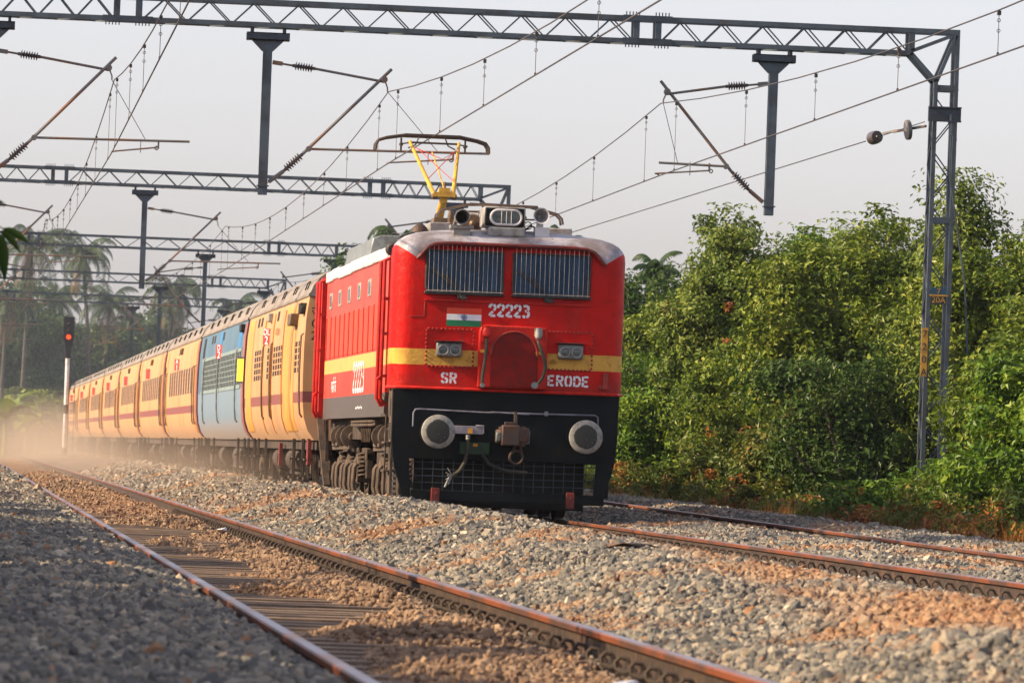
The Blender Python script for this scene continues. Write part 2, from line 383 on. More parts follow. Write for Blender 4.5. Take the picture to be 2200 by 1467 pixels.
def build_ballast():
    rng = np.random.default_rng(5); vs = []; fs = []; b = 0
    for y0, y1, dens, sm, bv, bf in ((19, 34, 560, .030, ICO_V, ICO_F), (34, 52, 420, .031, ICO_V, ICO_F), (52, 80, 330, .034, OCT_V, OCT_F), (80, 110, 200, .040, OCT_V, OCT_F), (110, 170, 70, .055, OCT_V, OCT_F)):
        P = ballast_points(y0, y1, dens, rng)
        size = sm * np.exp(rng.normal(0, .26, len(P))); ga = (P[:, 0] > 1.72) & (P[:, 0] < 3.3); size[ga] *= .72
        v, f = stones(P, size, bv, bf, rng); vs.append(v); fs.append(f + b); b += len(v)
    o = arrays_mesh('gravel', np.concatenate(vs), np.concatenate(fs), MAT['stone'])
    tag(o, 'heaped grey and orange-stained crushed stone between the rails', None, kind='stuff')
build_ballast()

# ---------------------------------------------------------------- rails, clips, sleepers
g = G('rusted rail with shade'); x_, y_, z_ = g.xyz()
c = g.mix(g.step(g.noise(1.4, 6, .7), .4, .62), (.055,.036,.026), (.03,.023,.02)); c = g.mix(g.step(g.noise(7, 4), .5, .66), c, (.10,.055,.035))  # rust of web and foot darkened to paint in shade below the head
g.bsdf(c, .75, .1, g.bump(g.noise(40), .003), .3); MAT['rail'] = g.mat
g = G('rail head side'); 
c = g.mix(g.step(g.noise(1.1, 6, .7, stretch=(1,.5,1)), .42, .58), (.24,.070,.026), (.10,.05,.034)); g.bsdf(c, .5, .35, g.bump(g.noise(60), .002), .5); MAT['railhead'] = g.mat
g = G('rail running surface')
c = g.mix(g.step(g.noise(.9, 5, .7, stretch=(1,.4,1)), .45, .6), (.30,.265,.285), (.26,.105,.055)); g.bsdf(c, .38, .75, None, .5); MAT['railtop'] = g.mat
PROF = [(-.075,-.172),(.075,-.172),(.075,-.160),(.012,-.142),(.010,-.045),(.034,-.036),(.036,-.008),(.028,0),(-.028,0),(-.036,-.008),(-.034,-.036),(-.010,-.045),(-.012,-.142),(-.075,-.160)]
CLIP = MB(); CLIP.tube([(.005,.0,.012),(.035,.01,.045),(.05,.012,.078),(.085,.012,.086),(.108,.008,.06),(.10,.0,.028),(.06,-.02,.012),(.03,-.045,.02)], .0125, 6); CLIP.box(.01,.10,-.05,.05,-.03,.008)
clip_me = None
def rail(x, zf, y0, y1, label, clip_side, clip_ys, curve=True):
    t = thing('rail', label, 'rail', (x, y0, 0), 'rails of the three tracks')
    ys = [y for y in np.arange(y0, y1 + 1, 7.5)]; mb = MB(); n = len(PROF); vs = []
    for y in ys:
        for px, pz in PROF: vs.append((px, y - y0, pz + float(zf(y))))
    fs = []; ms = []
    for i in range(len(ys)-1):
        for j in range(n):
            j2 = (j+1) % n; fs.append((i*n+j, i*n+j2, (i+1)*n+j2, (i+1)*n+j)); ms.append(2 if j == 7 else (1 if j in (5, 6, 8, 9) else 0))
    fs += [tuple(range(n)), tuple((len(ys)-1)*n+j for j in range(n))]; ms += [0, 0]
    mb.v = vs; mb.f = [list(q) for q in fs]; mb.m = ms
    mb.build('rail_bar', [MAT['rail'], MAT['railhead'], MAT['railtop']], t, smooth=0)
    global clip_me
    for cy in clip_ys:
        if clip_me is None:
            o = CLIP.build('rail_clip', MAT['grime'], t); clip_me = o.data
        else:
            o = bpy.data.objects.new('rail_clip', clip_me); COL.objects.link(o); o.parent = t
        o.scale = (1.0*clip_side, 1.1, .95); o.location = (.035*clip_side, cy - y0, float(zf(cy)) - .150)
        o.rotation_euler = (0, 0, random.uniform(-.2, .2))
    return t
ZN = lambda y: -.07
Z0 = lambda y: 0.0
ZB = lambda y: -.03 + float(np.clip(.0036*(y-59), -.08, .3))
SL = [20.2 + .62*i for i in range(112)]
rail(1.64, ZN, 14, 330, 'near rail of the front track, its polished purple-grey top bordering the shaded gravel', 1, [])
rail(3.38, ZN, 14, 330, 'rust-orange rail of the front track with a row of spring clips along its foot', -1, SL[4:104])
rail(6.35, Z0, 12, 330, 'rail under the locomotive hidden behind the ballast heap', 1, [])
rail(8.09, Z0, 12, 330, 'rust-orange rail running out from under the front of the red locomotive', -1, [41+.62*i for i in range(55)])
rail(11.1, ZB, 12, 330, 'rail of the far track next to the green bushes', -1, [])
mb = MB(); mb.prism([(-1.36,-.2),(1.36,-.2),(1.34,-.03),(1.30,0),(-1.30,0),(-1.34,-.03)], -.125, .125)
s0 = mb.build('sleeper', MAT['sleeper'], None, bevel=0, smooth=0, loc=(2.51, SL[0], -.243))
tag(s0, 'dusty concrete sleeper half buried in soil between the rails of the front track', 'sleeper', 'concrete sleepers of the front track')
for y in SL[1:]:
    o = s0.copy(); COL.objects.link(o); o.location = (2.51 + random.uniform(-.02,.02), y, -.243 + random.uniform(-.006,.004)); o.rotation_euler = (0, 0, random.uniform(-.008,.008))

# litter
def litter(name, label, cat, p, s, mat, seed):
    rng = np.random.default_rng(seed); v, f = stones(np.array([[0,0,0.]]), np.array([1.0]), ICO_V, ICO_F, rng)
    v *= np.array(s); v += rng.normal(0, .12*min(s), v.shape)
    o = arrays_mesh(name, v, f, mat); o.location = p; tag(o, label, cat)
litter('plastic_bag', 'crumpled white plastic bag lying by the rail at the bottom edge', 'litter', (2.98, 25.0, -.17), (.09,.16,.035), MAT['plastic_white'], 1)
litter('plastic_sheet', 'small white scrap lying between the rails ahead of the train', 'litter', (3.1, 65.5, -.16), (.16,.6,.05), MAT['plastic_white'], 2)
litter('flat_stone', 'dark flat slab lying on the orange gravel between the tracks', 'stone', (5.25, 44.0, float(gz(5.25,44))+.05), (.22,.10,.03), MAT['rustbrown'], 4)

# ---------------------------------------------------------------- locomotive
def loco_paint():
    g = G('red locomotive paint'); x, y, z = g.xyz(); wob = g.m('MULTIPLY', g.m('SUBTRACT', g.noise(6, 4), .5), .012)
    zz = g.m('ADD', z, wob); ax = g.m('ABSOLUTE', x)
    red = g.mix(g.step(g.noise(1.6, 6, .7), .42, .62), (.53,.006,.003), (.38,.006,.003))
    red = g.mix(g.step(g.noise(11, 5, .75), .60, .72), red, (.33,.018,.012))
    streak = g.step(g.noise(9, 3, .6, stretch=(1, 1, .07)), .6, .8); red = g.mix(g.m('MULTIPLY', streak, .6), red, (.26,.022,.014)); red = g.mix(g.m('MULTIPLY', g.step(g.noise(2.6, 7, .75, w=3.0), .55, .72), .6), red, (.40,.035,.02)); red = g.mix(g.m('MULTIPLY', g.step(g.m('ADD', g.m('SUBTRACT', 1.95, z), g.m('MULTIPLY', g.noise(3, 5), .3)), .15, .5), .5), red, (.22,.025,.015))
    yel = g.mix(g.step(g.noise(5, 6, .75), .48, .66), (.64,.35,.065), (.48,.24,.05))
    yel = g.mix(g.step(g.noise(22, 5, .8), .62, .68), yel, (.22,.12,.06))
    band = g.m('MULTIPLY', g.step(zz, 1.972, 1.976), g.m('SUBTRACT', 1, g.step(zz, 2.180, 2.184)))
    c = g.mix(band, red, yel)
    # silver roof: its edge follows the curved drip strip over the windscreens
    t = g.m('MINIMUM', g.m('MAXIMUM', g.m('DIVIDE', g.m('SUBTRACT', ax, 1.02), .22), 0), 1)
    arc = g.m('SUBTRACT', 3.575, g.m('MULTIPLY', g.m('MULTIPLY', t, t), .20))
    up = g.m('MULTIPLY', g.m('MAXIMUM', g.m('SUBTRACT', ax, 1.24), 0), .62)
    edge = g.m('ADD', arc, up)
    sil = g.step(g.m('SUBTRACT', z, edge), -.004, .004)
    silc = g.mix(g.step(g.noise(2.4, 7, .7), .40, .66), (.40,.385,.42), (.20,.17,.17)); silc = g.mix(g.step(g.noise(13, 3, .6, stretch=(1, 1, .12)), .56, .8), silc, (.19,.15,.15))
    c = g.mix(sil, c, silc)
    rough = g.m('ADD', .33, g.m('MULTIPLY', g.noise(5, 5), .25))
    h = g.m('ADD', g.m('MULTIPLY', g.noise(7, 5, .7), .7), g.m('MULTIPLY', g.step(g.noise(4.2, 6, .8), .60, .70), .8))
    g.bsdf(c, rough, g.m('MULTIPLY', sil, .25), g.bump(h, .017), .16); return g.mat
def side_paint():
    g = G('red side paint'); x, y, z = g.xyz(); zz = g.m('ADD', z, g.m('MULTIPLY', g.m('SUBTRACT', g.noise(3, 4), .5), .012))
    red = g.mix(g.step(g.noise(.9, 5, .65), .42, .62), (.60,.046,.018), (.46,.034,.015))
    pan = g.m('MULTIPLY', g.m('MULTIPLY', g.step(z, 2.2, 2.205), g.m('SUBTRACT', 1, g.step(z, 2.83, 2.835))), 0)
    yel = g.mix(g.step(g.noise(2, 5, .7), .48, .66), (.64,.34,.085), (.54,.27,.075))
    band = g.m('MULTIPLY', g.step(zz, 1.972, 1.976), g.m('SUBTRACT', 1, g.step(zz, 2.180, 2.184)))
    c = g.mix(band, red, yel)
    g0 = g.step(g.m('SUBTRACT', 1.605, zz), -.004, .004); c = g.mix(g0, c, g.mix(g.noise(2, 5), (.11,.085,.075), (.06,.05,.05)))
    c = g.mix(g.step(g.m('SUBTRACT', zz, 3.40), -.004, .01), c, g.mix(g.step(g.noise(3, 5), .45, .7), (.74,.71,.68), (.5,.46,.43)))
    g.bsdf(c, .42, 0, g.bump(g.noise(3, 4), .006), .2); return g.mat
MAT['loco'] = loco_paint(); MAT['lside'] = side_paint()
MAT['red'] = M('plain red paint', (.56,.02,.012), (.40,.016,.01), .42, 0, 6, bump=.002, bs=18, spec=.18)
MAT['maroon'] = M('dark red doorway', (.16,.012,.01), (.10,.01,.008), .5, 0, 4)  # darker red than the body, on the recessed doorways
MAT['rivet'] = M('rust streaked red paint', (.33,.022,.014), (.20,.035,.02), .6, 0, 16, bump=.004, bs=40)
g = G('curtained windscreen glass'); x_, y_, z_ = g.xyz()
c = g.mix(g.step(g.noise(16, 4, .7, stretch=(1, 1, .05)), .40, .66), (.008,.028,.062), (.030,.065,.115)); c = g.mix(g.step(g.noise(2.2, 4), .5, .7), c, (.02,.03,.04))
g.bsdf(c, .25, 0, None, .2); MAT['glass'] = g.mat
MAT['lampglass'] = M('dull lamp glass', (.10,.12,.11), (.05,.06,.055), .18, 0, 12, spec=.6)

LX, LY = 7.22, 75.0
loco = thing('electric_locomotive', 'red electric locomotive with yellow waist band heading the train towards the viewer', 'locomotive', (LX, LY, 0))
INS = [(1.665,0),(1.70,.0),(2.3,0),(3.0,0),(3.42,0),(3.50,.008),(3.56,.035),(3.62,.085),(3.67,.16),(3.72,.30),(3.755,.50),(3.785,.80),(3.80,1.2)]
def ring(hw, y0, y1, r, n=7):
    P = [(-hw, y1)]
    for i in range(n+1):
        a = math.pi + (math.pi/2)*i/n; P.append((-hw + r + r*math.cos(a), y0 + r + r*math.sin(a)))
    for i in range(n+1):
        a = 1.5*math.pi + (math.pi/2)*i/n; P.append((hw - r + r*math.cos(a), y0 + r + r*math.sin(a)))
    P.append((hw, y1)); return P
def cab_shell(yf, yb):
    mb = MB(); rows = []
    for z, i in INS:
        fi = min(i, .62) * .9; P = ring(1.54 - i, yf + fi, yb, max(.05, .27 - i*.2))
        rows.append([(x, y, z) for x, y in P])
    n = len(rows[0]); vs = [p for r in rows for p in r]; fs = []
    for i in range(len(rows)-1):
        for j in range(n): fs.append((i*n+j, i*n+(j+1) % n, (i+1)*n+(j+1) % n, (i+1)*n+j))
    fs += [tuple(range(n))[::-1], tuple((len(rows)-1)*n+j for j in range(n))]
    return mb.add(vs, fs)
cab_shell(0, .62).build('cab', MAT['loco'], loco, smooth=40)
mb = MB(); mb.tube([(-1.545,.6,1.67),(-1.545,.25,1.67),(-1.46,.06,1.67),(-1.3,-.012,1.67),(1.3,-.012,1.67),(1.46,.06,1.67),(1.545,.25,1.67),(1.545,.6,1.67)], .022, 8)
mb.build('bottom_bead', MAT['red'], loco)
# drip strip over the windscreens
pts = [(-1.245,-.03,3.365),(-1.20,-.045,3.41),(-1.15,-.055,3.475),(-1.09,-.06,3.53),(-1.0,-.06,3.565),(-.8,-.06,3.58)] ; pts += [(-p[0], p[1], p[2]) for p in pts[::-1]]
mb = MB(); mb.tube(pts, .024, 8)
mb2 = MB(); vs = []; fs = []
for i, p in enumerate(pts): vs += [(p[0], p[1]-.01, p[2]+.008), (p[0], .05, p[2]+.03)]
for i in range(len(pts)-1): fs.append((2*i, 2*i+2, 2*i+3, 2*i+1))
mb.add(vs, fs); mb.build('drip_strip', MAT['redtag'], loco)
# rear cab, recessed doorways and machine-room body
mb = MB()
for y0, y1 in ((.62, 1.5), (14.2, 14.95)): mb.box(-1.40, 1.40, y0, y1, 1.28, 3.56)
mb.build('doorway', MAT['maroon'], loco)
mb = MB(); P = [(-1.50,1.285),(1.50,1.285),(1.50,3.42),(1.47,3.52),(1.38,3.62),(1.1,3.70),(.6,3.74),(-.6,3.74),(-1.1,3.70),(-1.38,3.62),(-1.47,3.52),(-1.50,3.42)]
mb.prism(P, 1.5, 14.2); mb.build('machine_room', MAT['lside'], loco, smooth=30)
mb = MB(); mb.prism([(-1.53,1.3),(1.53,1.3),(1.53,3.5),(1.3,3.66),(.6,3.74),(-.6,3.74),(-1.3,3.66),(-1.53,3.5)], 14.95, 15.35); mb.build('rear_cab', MAT['red'], loco)
# roof lip, roof boxes
mb = MB(); random.seed(3)
for k in range(9):
    y0 = 1.6 + k*1.40; a = random.uniform(-.012, .012); mb.box(-1.53, -1.42, y0, y0+1.37, 3.40+a, 3.57+a)
mb.build('roof_edge', MAT['silver'], loco, bevel=.02)
mb = MB(); mb.prism([(-1.28,3.6),(1.28,3.6),(1.22,3.93),(1.1,3.98),(-1.1,3.98),(-1.22,3.93)], 8.6, 13.9); mb.prism([(-.9,3.6),(.9,3.6),(.85,3.96),(-.85,3.96)], 5.6, 8.2); mb.build('roof_hatch', MAT['chrome_grey'], loco, bevel=.02)
mb = MB()
mb.box(-1.0,-.72,1.2,1.75,3.70,3.90); mb.box(.64,.96,1.6,2.1,3.7,3.90); build_each(mb, 'roof_box', MAT['greybox'], loco, bevel=.015)
mb = MB(); mb.lathe((-1.12,1.3,3.68),(0,0,1),[(.15,0),(.15,.05),(.13,.06),(.10,.14),(.03,.20),(.01,.205)],14); mb.build('roof_vent', MAT['rustbrown'], loco)
mb = MB(); mb.lathe((-1.12,1.3,3.655),(0,0,1),[(.19,0),(.19,.05)],16)
mb.tube([(-1.46,.8,3.55),(-1.40,.9,3.66),(-1.25,1.0,3.72),(-1.0,1.2,3.74),(-.9,2.2,3.8)], .03, 8); mb.tube([(-1.5,.9,3.5),(-1.42,1.0,3.62),(-1.2,1.5,3.74)], .022, 8)
mb.lathe((-1.52,.9,3.50),(0,-1,0),[(.07,0),(.09,.05),(.09,.16),(.06,.2)],12); mb.build('roof_cable', MAT['rubber'], loco)
# windscreens
def windscreen(x0, x1, z0, z1, nb):
    w = MB(); w.box(x0, x1, -.012, .02, z0, z1-.055); p = w.build('windscreen', MAT['glass'], loco)
    f = MB(); t = .030
    f.tube([(x0,-.02,z1-.05),(x0,-.03,z0+.06),(x0+.012,-.03,z0+.018),(x0+.05,-.03,z0),(x1-.05,-.03,z0),(x1-.012,-.03,z0+.018),(x1,-.03,z0+.06),(x1,-.02,z1-.05),(x0,-.016,z1-.05)], .016, 8, closed=True)
    f.build('frame', MAT['rubber'], p)
    f = MB(); f.box(x0-.02, x1+.02, -.075, 0, z0-.05, z0-.012); f.build('sill', MAT['rubber'], p, bevel=.01)
    f = MB()
    for i in range(nb):
        x = x0 + .03 + (x1-x0-.06)*i/(nb-1); f.tube([(x,-.075,z0-.02),(x,-.085,z0+.2),(x,-.07,z1+.02)], .0020, 5)
    f.tube([(x0,-.075,z0-.005),(x1,-.075,z0-.005)], .004, 6)
    f.build('guard_bars', M('pale guard wire', (.62,.60,.57), (.40,.37,.34), .5, .2, 14), p)
    f = MB(); f.tube([(x0+.22,-.045,z0+.22),(x0+.36,-.05,z0+.10),(x0+.46,-.075,z0-.03)], .010, 6); f.bar((x0+.06,-.03,z0+.30),(x0+.38,-.03,z0+.06),.02,.03)
    f.box(x0+.42, x0+.52, -.12, 0, z0-.10, z0-.05); f.tube([(x0+.44,-.1,z0-.05),(x0+.48,-.13,z0-.1),(x0+.54,-.12,z0-.09)], .014, 6)
    f.build('wiper', MAT['rubber'], p)
windscreen(-1.12, -.105, 2.955, 3.53, 17); windscreen(.03, 1.045, 2.955, 3.53, 16)
mb = MB(); mb.bar((-1.13,-.015,2.83),(1.06,-.015,2.83),.03,.02); 
for i in range(12): mb.lathe((-1.1+.195*i,-.02,2.83),(0,-1,0),[(.012,0),(.009,.012)],6)
mb.build('body_seam', MAT['red'], loco)
# head light in its box on the roof
mb = MB(); mb.box(-.365,.195,.28,.85,3.83,4.10); mb.box(-.30,.19,.22,.8,3.70,3.83); h = mb.build('headlight', MAT['greybox'], loco, bevel=.025)
def oval(x0, x1, z0, z1, y, n=10):
    r = (z1-z0)/2; zc = (z0+z1)/2
    return [(x1-r + r*math.sin(math.pi*i/n), y, zc + r*math.cos(math.pi*i/n)) for i in range(n+1)] + [(x0+r - r*math.sin(math.pi*i/n), y, zc - r*math.cos(math.pi*i/n)) for i in range(n+1)]
mb = MB(); mb.box(-.345,.175,.262,.30,3.845,4.085); mb.build('lamp_bezel', MAT['black'], h, bevel=.02)
mb = MB(); mb.tube(oval(-.27,.135,3.865,4.055,.25), .018, 8, closed=True)
for x in (-.13,-.065,-.0): mb.tube([(x,.235,3.875),(x,.235,4.045)], .005, 6)
mb.build('lamp_rim', MAT['silver'], h)
mb = MB(); mb.prism([(p[0], p[2]) for p in oval(-.27,.135,3.865,4.055,0)], .245, .27); mb.build('lamp_glass', MAT['lampglass'], h)
# horns
mb = MB(); mb.lathe((-.655,.52,3.94),(0,-1,0),[(.03,0),(.07,.02),(.085,.08),(.10,.34),(.105,.38),(.092,.385),(.075,.2),(.03,.12)],24); mb.box(-.80,-.50,.18,.5,3.79,3.835); mb.box(-.76,-.54,.22,.5,3.68,3.79)
mb.build('horn', MAT['greybox'], loco)
mb = MB(); mb.lathe((-.655,.335,3.94),(0,-1,0),[(.085,0),(.085,.01)],20); mb.build('horn_mouth', MAT['dark'], loco)
mb = MB(); mb.lathe((.40,.62,4.0),(0,-1,0),[(.05,0),(.065,.03),(.075,.2),(.10,.36),(.108,.38),(.094,.375),(.06,.2),(.02,.1)],24); mb.box(.33,.52,.30,.55,3.72,3.85); mb.box(.36,.44,.36,.5,3.85,3.93)
mb.build('horn', MAT['silver'], loco)
mb = MB(); mb.tube([(.2,.5,3.80),(.28,.45,3.87),(.36,.42,3.84),(.38,.40,3.9)], .014, 6); mb.torus((.245,.45,3.87),(0,1,0),.05,.008,14,6); mb.build('horn_hose', MAT['rubber'], loco)
# blower disc and pipework behind the horns
mb = MB(); mb.lathe((-.42,1.3,3.90),(0,-1,0),[(.02,-.3),(.13,-.3),(.14,0),(.12,.04),(.05,.04),(.045,.10),(.02,.12)],20); mb.box(-.9,-.72,1.7,2.2,3.78,3.98)
for i in range(4): mb.tube([(-.6+.15*i,2.2,3.9),(-.55+.15*i,2.2,4.1),(.1,2.4,4.12-.02*i)], .014, 6)
mb.lathe((-.62,2.4,3.75),(0,0,1),[(.03,0),(.05,.05),(.03,.1),(.05,.15),(.03,.2),(.05,.25),(.03,.36)],10)
mb.build('roof_gear', MAT['brass'], loco)

# pantographs
def collector_head(mb, xc, y, z, hw, drop):
    for dy in (-.16, .16):
        P = [(xc-hw, y+dy, z-drop), (xc-hw+.005, y+dy, z-drop*.62), (xc-hw+.05, y+dy, z-drop*.34), (xc-hw+.17, y+dy, z-drop*.18), (xc-hw*.52, y+dy, z)]
        P = P + [(2*xc-p[0], p[1], p[2]) for p in P[::-1]]
        mb.tube(P, .022, 7)
        mb.bar((xc-hw*.5, y+dy, z+.012), (xc+hw*.5, y+dy, z+.012), .05, .028)
def pantograph_up():
    y = 12.0; xc = -.13
    mb = MB(); collector_head(mb, xc, y, 5.635, .865, .235)
    mb.bar((-.50,y,5.535),(.30,y,5.535),.03,.03); mb.tube([(-.6,y,5.51),(-.45,y,5.53),(.25,y,5.53),(.42,y,5.51)], .012, 6)
    for x in (-.60,.38): mb.bar((x,y,5.40),(x,y,5.60),.028,.028); mb.lathe((x,y,5.5),(0,0,1),[(.03,-.02),(.03,.02)],8)
    for s in (-1, 1): mb.tube([(xc+s*.20,y,5.62),(xc+s*.25,y,5.50),(xc+s*.36,y,5.45)], .012, 6)
    p = mb.build('raised_pantograph', MAT['panto'], loco)
    k = (-.01, 10.9, 4.74)
    mb = MB(); mb.tube([(-.47,y,5.55),(-.14,k[1]+.05,k[2]-.06)], [.024,.034], 10); mb.tube([(.285,y,5.55),(.13,k[1]+.05,k[2]-.06)], [.024,.034], 10); mb.tube([(-.12,y,5.40),(.0,k[1],k[2]+.04)], .012, 8)
    mb.build('upper_arm', MAT['yellowpipe'], p)
    mb = MB(); mb.tube([(-.01,k[1],k[2]-.1),(-.03,12.5,4.0)], [.06,.08], 12); mb.bar((-.17,k[1],k[2]-.03),(.16,k[1],k[2]-.03),.12,.07); mb.box(-.09,.08,k[1]-.06,k[1]+.06,k[2],k[2]+.07); mb.build('lower_arm', MAT['yellowpipe'], p)
    mb = MB(); mb.lathe((-.20,k[1],k[2]-.06),(1,0,0),[(.02,0),(.05,.02),(.05,.08),(.02,.1)],12); mb.lathe((.09,k[1],k[2]-.06),(1,0,0),[(.02,0),(.05,.02),(.05,.08),(.02,.1)],12)
    mb.tube([(.0,k[1],k[2]+.05),(.0,k[1],k[2]+.16)], .018, 8); mb.tube([(-.03,k[1],k[2]+.11),(.03,k[1],k[2]+.11)], .012, 6); mb.build('knuckle', MAT['brass'], p)
    mb = MB(); mb.tube([(-.36,11.7,5.42),(.155,11.1,4.92)], .006, 6); mb.tube([(.21,11.7,5.42),(-.24,11.1,4.95)], .006, 6); mb.tube([(-.40,11.8,5.45),(.0,11.5,5.27),(.24,11.8,5.43)], .006, 6); mb.build('tie_cable', MAT['redpipe'], p)
    mb = MB(); mb.box(-.5,.45,12.2,13.0,3.9,4.0); mb.build('base_frame', MAT['brass'], p)
pantograph_up()
mb = MB(); y = 3.5; xc = .14
for dy in (-.15,.15):
    P = [(-.735,y+dy,4.02),(-.72,y+dy,4.10),(-.66,y+dy,4.16),(-.30,y+dy,4.25)]; P = P + [(-.05,y+dy,4.262)] + [(2*xc-p[0], p[1], p[2]-.0) for p in P[::-1]]
    mb.tube(P, .016, 7)
mb.bar((-.28,y,4.262),(.66,y,4.255),.32,.022); mb.tube([(-.4,y,4.05),(.7,y,4.08)], .014, 6); mb.tube([(-.1,y,4.24),(.0,y,4.12),(.5,y,4.10)], .012, 6); mb.tube([(.15,y,4.25),(.15,y,4.0)], .02, 6)
p = mb.build('lowered_pantograph', MAT['panto'], loco)
mb = MB(); mb.tube([(-.2,3.5,4.1),(.1,6.0,4.0)], .03, 8); mb.tube([(.5,3.5,4.1),(.2,6.0,4.0)], .03, 8); mb.build('upper_arm', MAT['brass'], p)

# front lamps, plates, hood, flag, lettering
def pod(x0, x1, z0, z1):
    mb = MB(); mb.box(x0, x1, -.10, .01, z0, z1); p = mb.build('marker_light', MAT['chrome_grey'], loco, bevel=.02)
    cx = (x0+x1)/2; zc = (z0+z1)/2 - .008
    for k, s in enumerate((-1, 1)):
        mb = MB(); mb.torus((cx+s*.078,-.105,zc),(0,1,0),.064,.013,20,8); mb.build('lamp_rim', MAT['greybox'], p)
        mb = MB(); mb.lathe((cx+s*.078,-.085,zc),(0,-1,0),[(.06,0),(.05,.018),(.02,.025)],18); mb.build('lamp_glass', MAT['lampglass'], p)
    mb = MB(); mb.bar((x0-.02,-.07,z1+.018),(x1+.02,-.07,z1+.018),.14,.014); mb.build('lamp_hood', MAT['redtag'], p)
pod(-.955, -.62, 2.09, 2.275); pod(.655, .985, 2.115, 2.31)
def plate(x0, x1, z0, z1):
    mb = MB(); mb.box(x0, x1, -.012, .005, z0, z1); p = mb.build('access_plate', MAT['loco'], loco)
    mb = MB(); t = .022
    for a, b in (((x0,z0),(x1,z0)),((x1,z0),(x1,z1)),((x1,z1),(x0,z1)),((x0,z1),(x0,z0))):
        n = max(2, int(math.hypot(b[0]-a[0], b[1]-a[1])/.052))
        for i in range(n):
            f = (i + .5)/n; mb.lathe((a[0]+(b[0]-a[0])*f + random.uniform(-.004,.004), -.010, a[1]+(b[1]-a[1])*f), (0,-1,0), [(.017,0),(.013,.010),(.004,.014)], 7)
    mb.build('rivets', MAT['rivet'], p)
plate(-1.085, -.464, 1.957, 2.454); plate(.462, 1.107, 1.974, 2.471)
mb = MB(); P = [(-.40,1.70),(.51,1.70),(.51,2.42),(.49,2.50),(.42,2.525),(-.31,2.53),(-.38,2.50),(-.40,2.42)]; mb.prism(P, -.10, .01); hood = mb.build('gangway_hood', MAT['red'], loco, bevel=.02)
mb = MB(); A = [(.07 + .31*math.cos(math.pi*i/20), 2.135 + .315*math.sin(math.pi*i/20)) for i in range(21)]
mb.prism([(.38,1.715)] + A + [(-.24,1.715)], -.118, -.10); mb.build('arched_door', M('deep red door paint', (.22,.008,.005), (.15,.008,.006), .45, 0, 7, bump=.002, spec=.15), hood, bevel=.006)
mb = MB(); mb.tube([(p[0], -.125, p[1]) for p in A], .013, 8)
for i in range(14): mb.lathe((-.36+.064*i,-.102,2.505),(0,-1,0),[(.012,0),(.008,.012)],6)
mb.build('arch_bead', MAT['rivet'], hood)
mb = MB()
for x in (-.33,.40): mb.box(x-.045, x+.045, -.125, -.10, 2.16, 2.20)
mb.build('warning_tag', MAT['sticker'], hood)
mb = MB(); mb.lathe((-.305,-.16,2.36),(0,0,1),[(.035,0),(.06,.02),(.06,.09),(.04,.13),(.05,.15)],12); mb.box(-.36,-.25,-.16,-.1,2.30,2.46); mb.build('coupling_socket', MAT['red'], hood)
mb = MB(); mb.lathe((.375,-.16,2.36),(0,0,1),[(.025,0),(.04,.02),(.04,.10),(.03,.13),(.035,.15)],12); mb.box(.33,.43,-.16,-.1,2.40,2.50); mb.build('coupling_socket', MAT['greybox'], hood)
mb = MB(); mb.tube([(-.305,-.17,2.34),(-.305,-.18,2.2),(-.325,-.18,2.0),(-.345,-.17,1.85),(-.34,-.15,1.74)], .022, 8); mb.build('jumper_cable', MAT['hose'], hood)
mb = MB(); mb.tube([(.375,-.17,2.34),(.39,-.2,2.28),(.455,-.21,2.12),(.48,-.2,2.0),(.45,-.19,1.86),(.38,-.16,1.76)], .022, 8); mb.build('jumper_cable', MAT['hose'], hood)
mb = MB(); mb.lathe((-.34,-.12,1.73),(0,-1,0),[(.03,0),(.03,.08)],10); mb.lathe((.35,-.12,1.755),(0,-1,0),[(.045,0),(.045,.08)],10); mb.build('cable_plug', MAT['chrome_grey'], hood)
mb = MB(); mb.box(-.828,-.372,-.008,.004,2.655,2.735); fl = mb.build('flag', MAT['saffron'], loco)
mb = MB(); mb.box(-.828,-.372,-.008,.004,2.576,2.655); mb.build('white_band', MAT['flagwhite'], fl)
mb = MB(); mb.box(-.828,-.372,-.008,.004,2.496,2.576); mb.build('green_band', MAT['flaggreen'], fl)
mb = MB(); mb.torus((-.60,-.011,2.614),(0,1,0),.034,.0042,24,6)
for i in range(12): a = 2*math.pi*i/12; mb.bar((-.60,-.011,2.614),(-.60+.033*math.cos(a),-.011,2.614+.033*math.sin(a)),.003,.003,(0,1,0))
mb.lathe((-.60,-.01,2.614),(0,-1,0),[(.008,0),(.008,.003)],10); mb.build('wheel_emblem', MAT['flagblue'], fl)
mb = MB(); stencil(mb, '22223', -.275, 2.64, .165, .555, -.006, .20); mb.build('number_22223', MAT['white'], loco, smooth=0)
mb = MB(); stencil(mb, 'SR', -.875, 1.742, .14, .225, -.006, .20); mb.build('lettering_sr', MAT['white'], loco, smooth=0)
mb = MB(); stencil(mb, 'ERODE', .532, 1.758, .14, .57, -.006, .20); mb.build('lettering_erode', MAT['white'], loco, smooth=0)
# welded patches, brackets on the face
mb = MB(); mb.box(-1.32,-1.12,-.006,.004,2.60,2.61); mb.box(-1.13,-1.12,-.006,.004,2.60,2.80); mb.box(1.26,1.33,-.05,.0,1.74,1.95); mb.box(1.21,1.36,-.03,.0,1.74,1.79); mb.build('weld_plate', MAT['rivet'], loco, bevel=.004)
